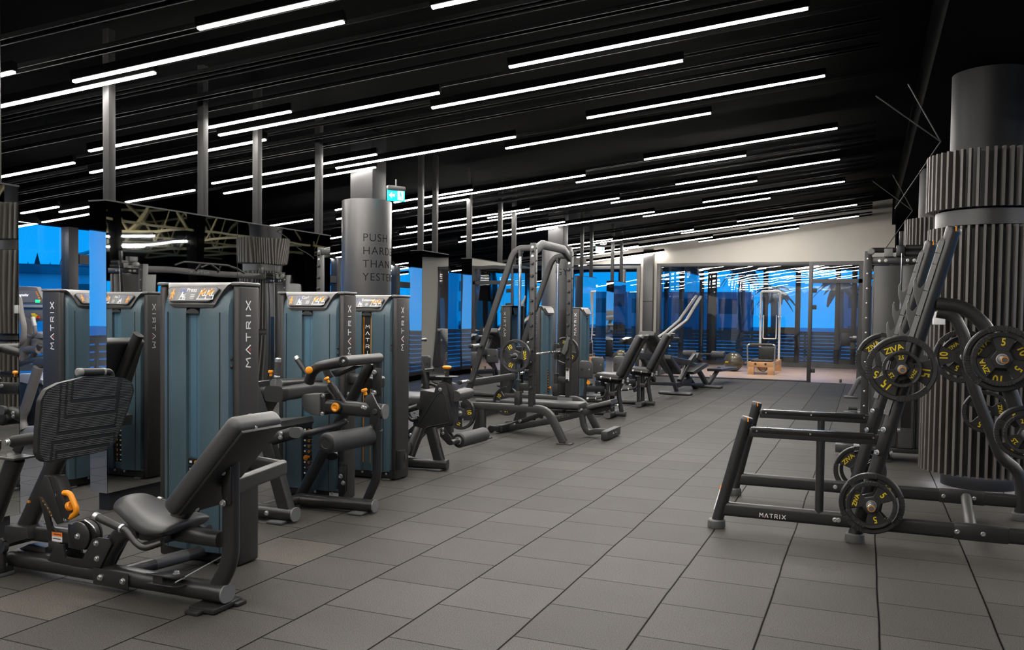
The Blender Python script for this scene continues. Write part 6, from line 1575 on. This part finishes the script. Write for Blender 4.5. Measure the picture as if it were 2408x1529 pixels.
    # plate horns and plates
    def horn(c, near, n=1):
        d = -1 if near else 1
        bm = new(); Yb = (YN if near else YF_); Ye = Yb+d*(.24)
        cyl(bm, (c.x, Yb, c.z), (c.x, Ye, c.z), .024, 20, .005); h = B('plate_horn', bm, 'silver')
        bm = new(); e = V((c.x, Ye, c.z)); lathe(bm, e, (0, d, 0), [(.0225, 0), (.0225, .003), (.014, .004), (0, .004)], 20); B('horn_cap', bm, 'grey_foot', h)
        bm = new(); lathe(bm, e, (0, d, 0), [(.0195, .001), (.0195, .005), (.0165, .006), (.0165, .002)], 24, cap=False); B('horn_ring', bm, 'orange', h)
        bm = new(); lathe(bm, (c.x, Yb+d*.04, c.z), (0, d, 0), [(.05, 0), (.05, .01), (0, .01)], 20); B('horn_flange', bm, 'black_metal', h)
    nb, fb_ = 'plates on the near side of the squat rack', 'plates on the far side of the squat rack'
    Z = 0
    def put(px, py, near, lst, gap=0):
        Yb = YN if near else YF_
        c = at(px, py, Y=(YN-.13 if near else YF_+.10)); horn(c, near)
        y = Yb+(-.055 if near else .055)
        for R, num, rot, lab, r2 in lst:
            th = .044
            plate((c.x, y, c.z), R, num, rot, lab, nb if near else fb_, th=th, rot2=r2) if near else plate((c.x, y+th, c.z), R, num, rot, lab, nb if near else fb_, th=th, rot2=r2)
            y += (-th-.002) if near else (th+.002)
    put(2121, 868, True, [(.205, '15', -128, 'largest fifteen-kilo grip plate on the upper near horn of the squat rack', None), (.112, '2.5', 95, 'small two-and-a-half-kilo grip plate in front of the fifteen-kilo plate', None)])
    put(2356, 845, True, [(.198, '10', -95, 'ten-kilo grip plate behind the five-kilo plate, upper right horn of the squat rack', None), (.160, '5', -33, 'five-kilo grip plate in front on the upper right horn of the squat rack', None)])
    put(2049, 1188, True, [(.192, '10', 50, 'ten-kilo grip plate behind the five-kilo plate, lowest near horn of the squat rack', None), (.148, '5', -75, 'five-kilo grip plate in front on the lowest near horn of the squat rack', None)])
    put(2413, 1020, True, [(.160, '5', 120, 'five-kilo grip plate cut by the photo edge, lower right horn of the squat rack', None), (.118, '2.5', 100, 'small two-and-a-half-kilo grip plate cut by the photo edge at right', None)])
    put(2080, 845, False, [(.205, '15', -110, 'fifteen-kilo grip plate on the upper far horn, partly behind the front one', None)])
    put(2263, 838, False, [(.198, '10', 180, 'ten-kilo grip plate on the far side behind the rear arch legs, upper', None), (.15, '5', 250, 'five-kilo grip plate behind the upper far ten-kilo plate', None)])
    put(2022, 1106, False, [(.192, '10', -105, 'ten-kilo grip plate on the lowest far horn behind the tall posts', None), (.148, '5', 140, 'five-kilo grip plate behind the lowest far ten-kilo plate', None)])
    put(2316, 968, False, [(.155, '5', 130, 'five-kilo grip plate on the lower far horn in front of the slatted column', None)])
olympic_rack()

# ------------------------------------------------------------------ cable tower beyond the rack
def cable_tower():
    t = thing('cable_machine', 'tall cable tower with grey perforated shrouds beyond the squat rack', 'cable machine', (.3, 9.75, 0))
    B = lambda nm, bm, m, pp=t: build(nm, bm, m, pp)
    Y = 9.42
    bm = new(); bx(bm, -.045, .03, Y, Y+.09, .1, 2.13, .006); u = B('upright', bm, 'frame_grey')
    bm = new()
    for k in range(13): lathe(bm, (-.01, Y, .25+k*.15), (0, -1, 0), [(.010, 0), (.010, .002), (.005, .005), (0, .005)], 10)
    B('upright_bolt', bm, 'silver', u)['kind'] = 'stuff'
    bm = new(); bx(bm, .56, .63, Y+.32, Y+.41, .1, 2.05, .006); B('upright', bm, 'black_dark')
    bm = new(); bx(bm, .03, .60, Y+.02, Y+.08, 2.0, 2.07, .006); B('top_beam', bm, 'black_metal')
    bm = new(); bx(bm, .05, .30, Y+.03, Y+.40, .14, 1.985, .012); bx(bm, .30, .46, Y-.02, Y+.36, .14, 1.985, .02); bx(bm, .46, .57, Y+.03, Y+.40, .14, 1.985, .012); B('stack_shroud', bm, 'perforated')
    bm = new()
    for x in (.302, .462): bx(bm, x-.003, x+.003, Y-.025, Y+.02, .14, 1.985)
    B('shroud_seam', bm, 'black_dark')
    bm = new(); bx(bm, .335, .425, Y-.024, Y-.02, .35, 1.35); B('stack_window', bm, 'black_gloss')
    bm = new(); bx(bm, -.10, .66, Y+.0, Y+.45, .09, .14, .01); B('base_plate', bm, 'black_metal')
    bm = new()
    for x in (-.05, .2, .58): bx(bm, x-.06, x+.06, Y-.08, Y+.04, 0, .02, .004); bx(bm, x-.03, x+.03, Y-.04, Y+.02, .015, .1, .004); bx(bm, x-.06, x+.06, Y+.36, Y+.46, 0, .02, .004); bx(bm, x-.03, x+.03, Y+.38, Y+.44, .015, .1, .004)
    B('foot', bm, 'black_metal')
    bm = new(); bx(bm, .25, .33, Y-.03, Y+.09, 2.07, 2.18, .01); bx(bm, .275, .315, Y-.02, Y+.02, 2.18, 2.32, .004); B('pulley_bracket', bm, 'black_metal')
    bm = new(); cyl(bm, (.33, Y+.02, 2.10), (.54, Y+.02, 2.10), .03, bev=.006); cyl(bm, (.33, Y+.06, 2.16), (.56, Y+.06, 2.16), .03, bev=.006); cyl(bm, (.02, Y-.02, 2.135), (.25, Y+.02, 2.135), .026, bev=.006); B('bar_handle', bm, 'black_metal')
    bm = new(); bx(bm, .14, .22, Y-.03, Y+.02, 2.07, 2.15, .004); cyl(bm, (.02, Y-.06, 2.12), (.02, Y-.01, 2.12), .035, bev=.01); B('handle_end', bm, 'grey_cap')
    bm = new()
    for x in (.1, .16, .36, .42): bolt(bm, (x, Y+.02, 2.03), (0, -1, 0), .014)
    for z in (.55, .75): bolt(bm, (.16, Y+.03, z), (0, -1, 0), .012)
    B('bolt', bm, 'silver')
    bm = new(); tube(bm, [(.3, Y-.03, 2.1), (.3, Y-.03, .5)], .004); B('steel_cable', bm, 'silver')
    bm = new(); tube(bm, [(-.22, Y+.3, .16), (-.10, Y+.3, .16)], rrect(.06, .05, .02, 3)); bx(bm, -.28, -.05, Y+.15, Y+.3, .03, .12, .01); B('side_step', bm, 'frame_grey')
cable_tower()
def crossover():
    t = thing('cable_crossover_beam', 'high crossbeam with pull-up handles joining the two cable towers', 'pull-up beam', (.62, 11.3, 2.05))
    B = lambda nm, bm, m, pp=t: build(nm, bm, m, pp)
    bm = new(); bx(bm, .595, .655, 9.83, 12.95, 2.05, 2.15, .006); b = B('beam', bm, 'frame_grey')
    bm = new(); wordmark(bm, (.594, 11.3, 2.10), (0, -1, 0), (0, 0, 1), .42, .05, .001, 0, 0); B('lettering', bm, 'placard_light', b)
    for y0, y1 in ((10.7, 11.7), (11.2, 12.3)):
        bm = new(); tube(bm, [(.50, y0, 2.18), (.48, y0+.2, 2.25), (.48, y1-.3, 2.25), (.50, y1, 2.14)], .018, .2); h = B('pull_up_handle', bm, 'black_metal')
        bm = new(); tube(bm, [(.60, (y0+y1)/2, 2.12), (.48, (y0+y1)/2, 2.25)], .018); B('handle_bracket', bm, 'black_metal', h)
    for y in (9.9, 12.85):
        bm = new(); bx(bm, .59, .66, y-.05, y+.05, 2.15, 2.28, .006); B('beam_plate', bm, 'frame_grey')
crossover()
t2 = copy_tree([o for o in COL.objects if o.name == 'cable_machine'][0]); t2.location.y += 3.5; t2['label'] = 'second cable tower, farther off behind the first, seen in the mirror'
c = at(1995, 936, Z=0)
t = thing('bench_leg_frame', 'grey sloping machine leg half hidden behind the cable tower', 'gym bench', c)
bm = new(); tube(bm, [(c.x+.02, c.y, .03), (c.x+.17, c.y, .36), (c.x+.3, c.y, .40)], rrect(.06, .08, .02, 3), .1); build('leg', bm, 'duct', t)
bm = new(); bx(bm, c.x-.08, c.x+.16, c.y-.05, c.y+.05, 0, .045, .015); build('foot', bm, 'duct', t)
bm = new(); bx(bm, c.x+.2, c.x+.9, c.y-.14, c.y+.14, .40, .47, .02); build('pad', bm, 'leather', t)
c = at(2203, 750, Y=7.98)
bm = new(); bx(bm, c.x-.03, c.x+.06, 7.93, 8.03, c.z-.05, c.z+.06, .006); tag(build('notice_box', bm, 'white'), 'small white box fixed to the near slatted column', 'notice box')
# ------------------------------------------------------------------ studio behind the glass: reformer, ball
def reformer():
    r = lambda x, y, **k: at(1480+x/4.013, 760+y/4.013, **k)
    A = r(1115, 485, Z=0); Bc = r(1370, 490, Z=0); Cc = r(1470, 455, Z=0)
    x0, y0, x1, y1 = A.x, A.y, Bc.x, Cc.y
    t = thing('pilates_reformer', 'wooden reformer bed with white tower frame behind the glass wall', 'pilates reformer', ((x0+x1)/2, (y0+y1)/2, 0))
    B = lambda nm, bm, m, pp=t: build(nm, bm, m, pp)
    h = .33
    bm = new(); bx(bm, x0, x1, y0, y0+.05, h-.13, h, .006); bx(bm, x0, x1, y1-.05, y1, h-.13, h, .006); bx(bm, x0, x0+.05, y0+.05, y1-.05, h-.13, h, .006); bx(bm, x1-.05, x1, y0+.05, y1-.05, h-.13, h, .006); B('bed_frame', bm, 'wood')
    for a, b in ((x0, x0+.16), (x1-.16, x1)):
        for c, d in ((y0, y0+.12), (y1-.12, y1)):
            bm = new(); bx(bm, a, b, c, d, 0, h-.12, .006); B('leg', bm, 'wood')
    bm = new(); bx(bm, x0+.06, x1-.06, y0+.1, y1-.9, h, h+.06, .02); B('carriage_pad', bm, 'leather')
    bm = new(); bx(bm, x0+.22, x1-.02, y0+.35, y0+.85, h+.06, h+.38, .02); B('jump_box', bm, 'black_dark')
    bm = new(); tube(bm, [(x0+.0, y0+.02, .12), (x0-.02, y0-.0, .78), (x1+.02, y0-.0, .78), (x1, y0+.02, .12)], .02, .05); B('foot_bar', bm, 'silver')
    bm = new(); cyl(bm, (x0+.04, y0, .78), (x1-.04, y0, .78), .032, bev=.01); B('bar_sleeve', bm, 'black_metal')
    tb = y1-.25
    bm = new(); tube(bm, [(x0+.1, tb, h), (x0+.1, tb, 2.2), (x1-.05, tb, 2.2), (x1-.05, tb, h)], .03, .06); B('tower_frame', bm, 'white')
    bm = new(); tube(bm, [(x0+.18, tb-.03, 1.55), (x0+.18, tb-.06, .9), (x1-.13, tb-.06, .9), (x1-.13, tb-.03, 1.55)], .016, .03); B('push_bar', bm, 'white')
    bm = new()
    for x in (x0+.10, x1-.05): cyl(bm, (x-.05, tb, 1.5), (x+.05, tb, 1.5), .02); cyl(bm, (x, tb-.04, 1.42), (x, tb-.04, 1.58), .012)
    B('spring_clamp', bm, 'silver')
    bm = new(); lathe(bm, (x0+.19, y0, h-.05), (0, -1, 0), [(.03, 0), (.03, .01), (0, .01)], 14); lathe(bm, (x1-.21, y0, h-.05), (0, -1, 0), [(.03, 0), (.03, .01), (0, .01)], 14); B('wood_plug', bm, 'black_dark')
    bm = new(); tube(bm, [(x0+.22, y0+.1, h-.1), (x0+.3, y0+.1, .1), (x0+.42, y0+.1, .08), (x0+.52, y0+.1, h-.1)], .012, .1); B('rope', bm, 'black_dark')
    bm = new(); bx(bm, x0+.25, x0+.5, y0+.3, y0+.6, .1, h-.12, .02); B('spring_bar', bm, 'wood')
    c = r(980, 455, Z=0); R = .26
    bm = new(); bmesh.ops.create_uvsphere(bm, u_segments=40, v_segments=24, radius=R); bmesh.ops.translate(bm, verts=bm.verts[:], vec=(c.x, c.y, R)); b = build('exercise_ball', bm, 'ball'); tag(b, 'dark olive exercise ball on the studio floor left of the reformer', 'exercise ball')
    bm = new(); text_bm(bm, 'ZIVA', (c.x-.13, c.y-R*.90, R+.0), (1, .5, 0), (0, 0, 1), .06, .02, 0, .02); build('lettering', bm, 'yellow', b)
mat('ball', (.055, .05, .035), .25, .1)
reformer()
# lamps of the studio ceiling
bm = new(); bx(bm, -4.7, 3.3, YB+.25, 26.9, 3.35, 3.45); struct('ceiling_studio', bm, 'beige')
for i, (x, y) in enumerate(((-3.9, 22.3), (-2.4, 22.3), (-.9, 22.3), (-3.9, 24.6), (-2.4, 24.6), (-.9, 24.6))):
    t = thing('ceiling_spot', 'warm ceiling spot of the studio, %s from the left in the %s row' % (('first', 'second', 'third')[i % 3], ('front', 'back')[i//3]), 'ceiling light', (x, y, 3.3), 'studio ceiling spots')
    bm = new(); lathe(bm, (x, y, 3.27), (0, 0, 1), [(.075, .08), (.075, 0), (.06, 0), (.06, .03), (0, .03)], 22); build('lamp_housing', bm, 'frame_grey', t)
    ld = bpy.data.lights.new('lamp', 'SPOT'); ld.energy = 110; ld.color = (1, .86, .70); ld.spot_size = 1.9; ld.spot_blend = .8; ld.shadow_soft_size = .05
    lo = bpy.data.objects.new('lamp', ld); COL.objects.link(lo); lo.parent = t; lo.location = (0, 0, -.06)
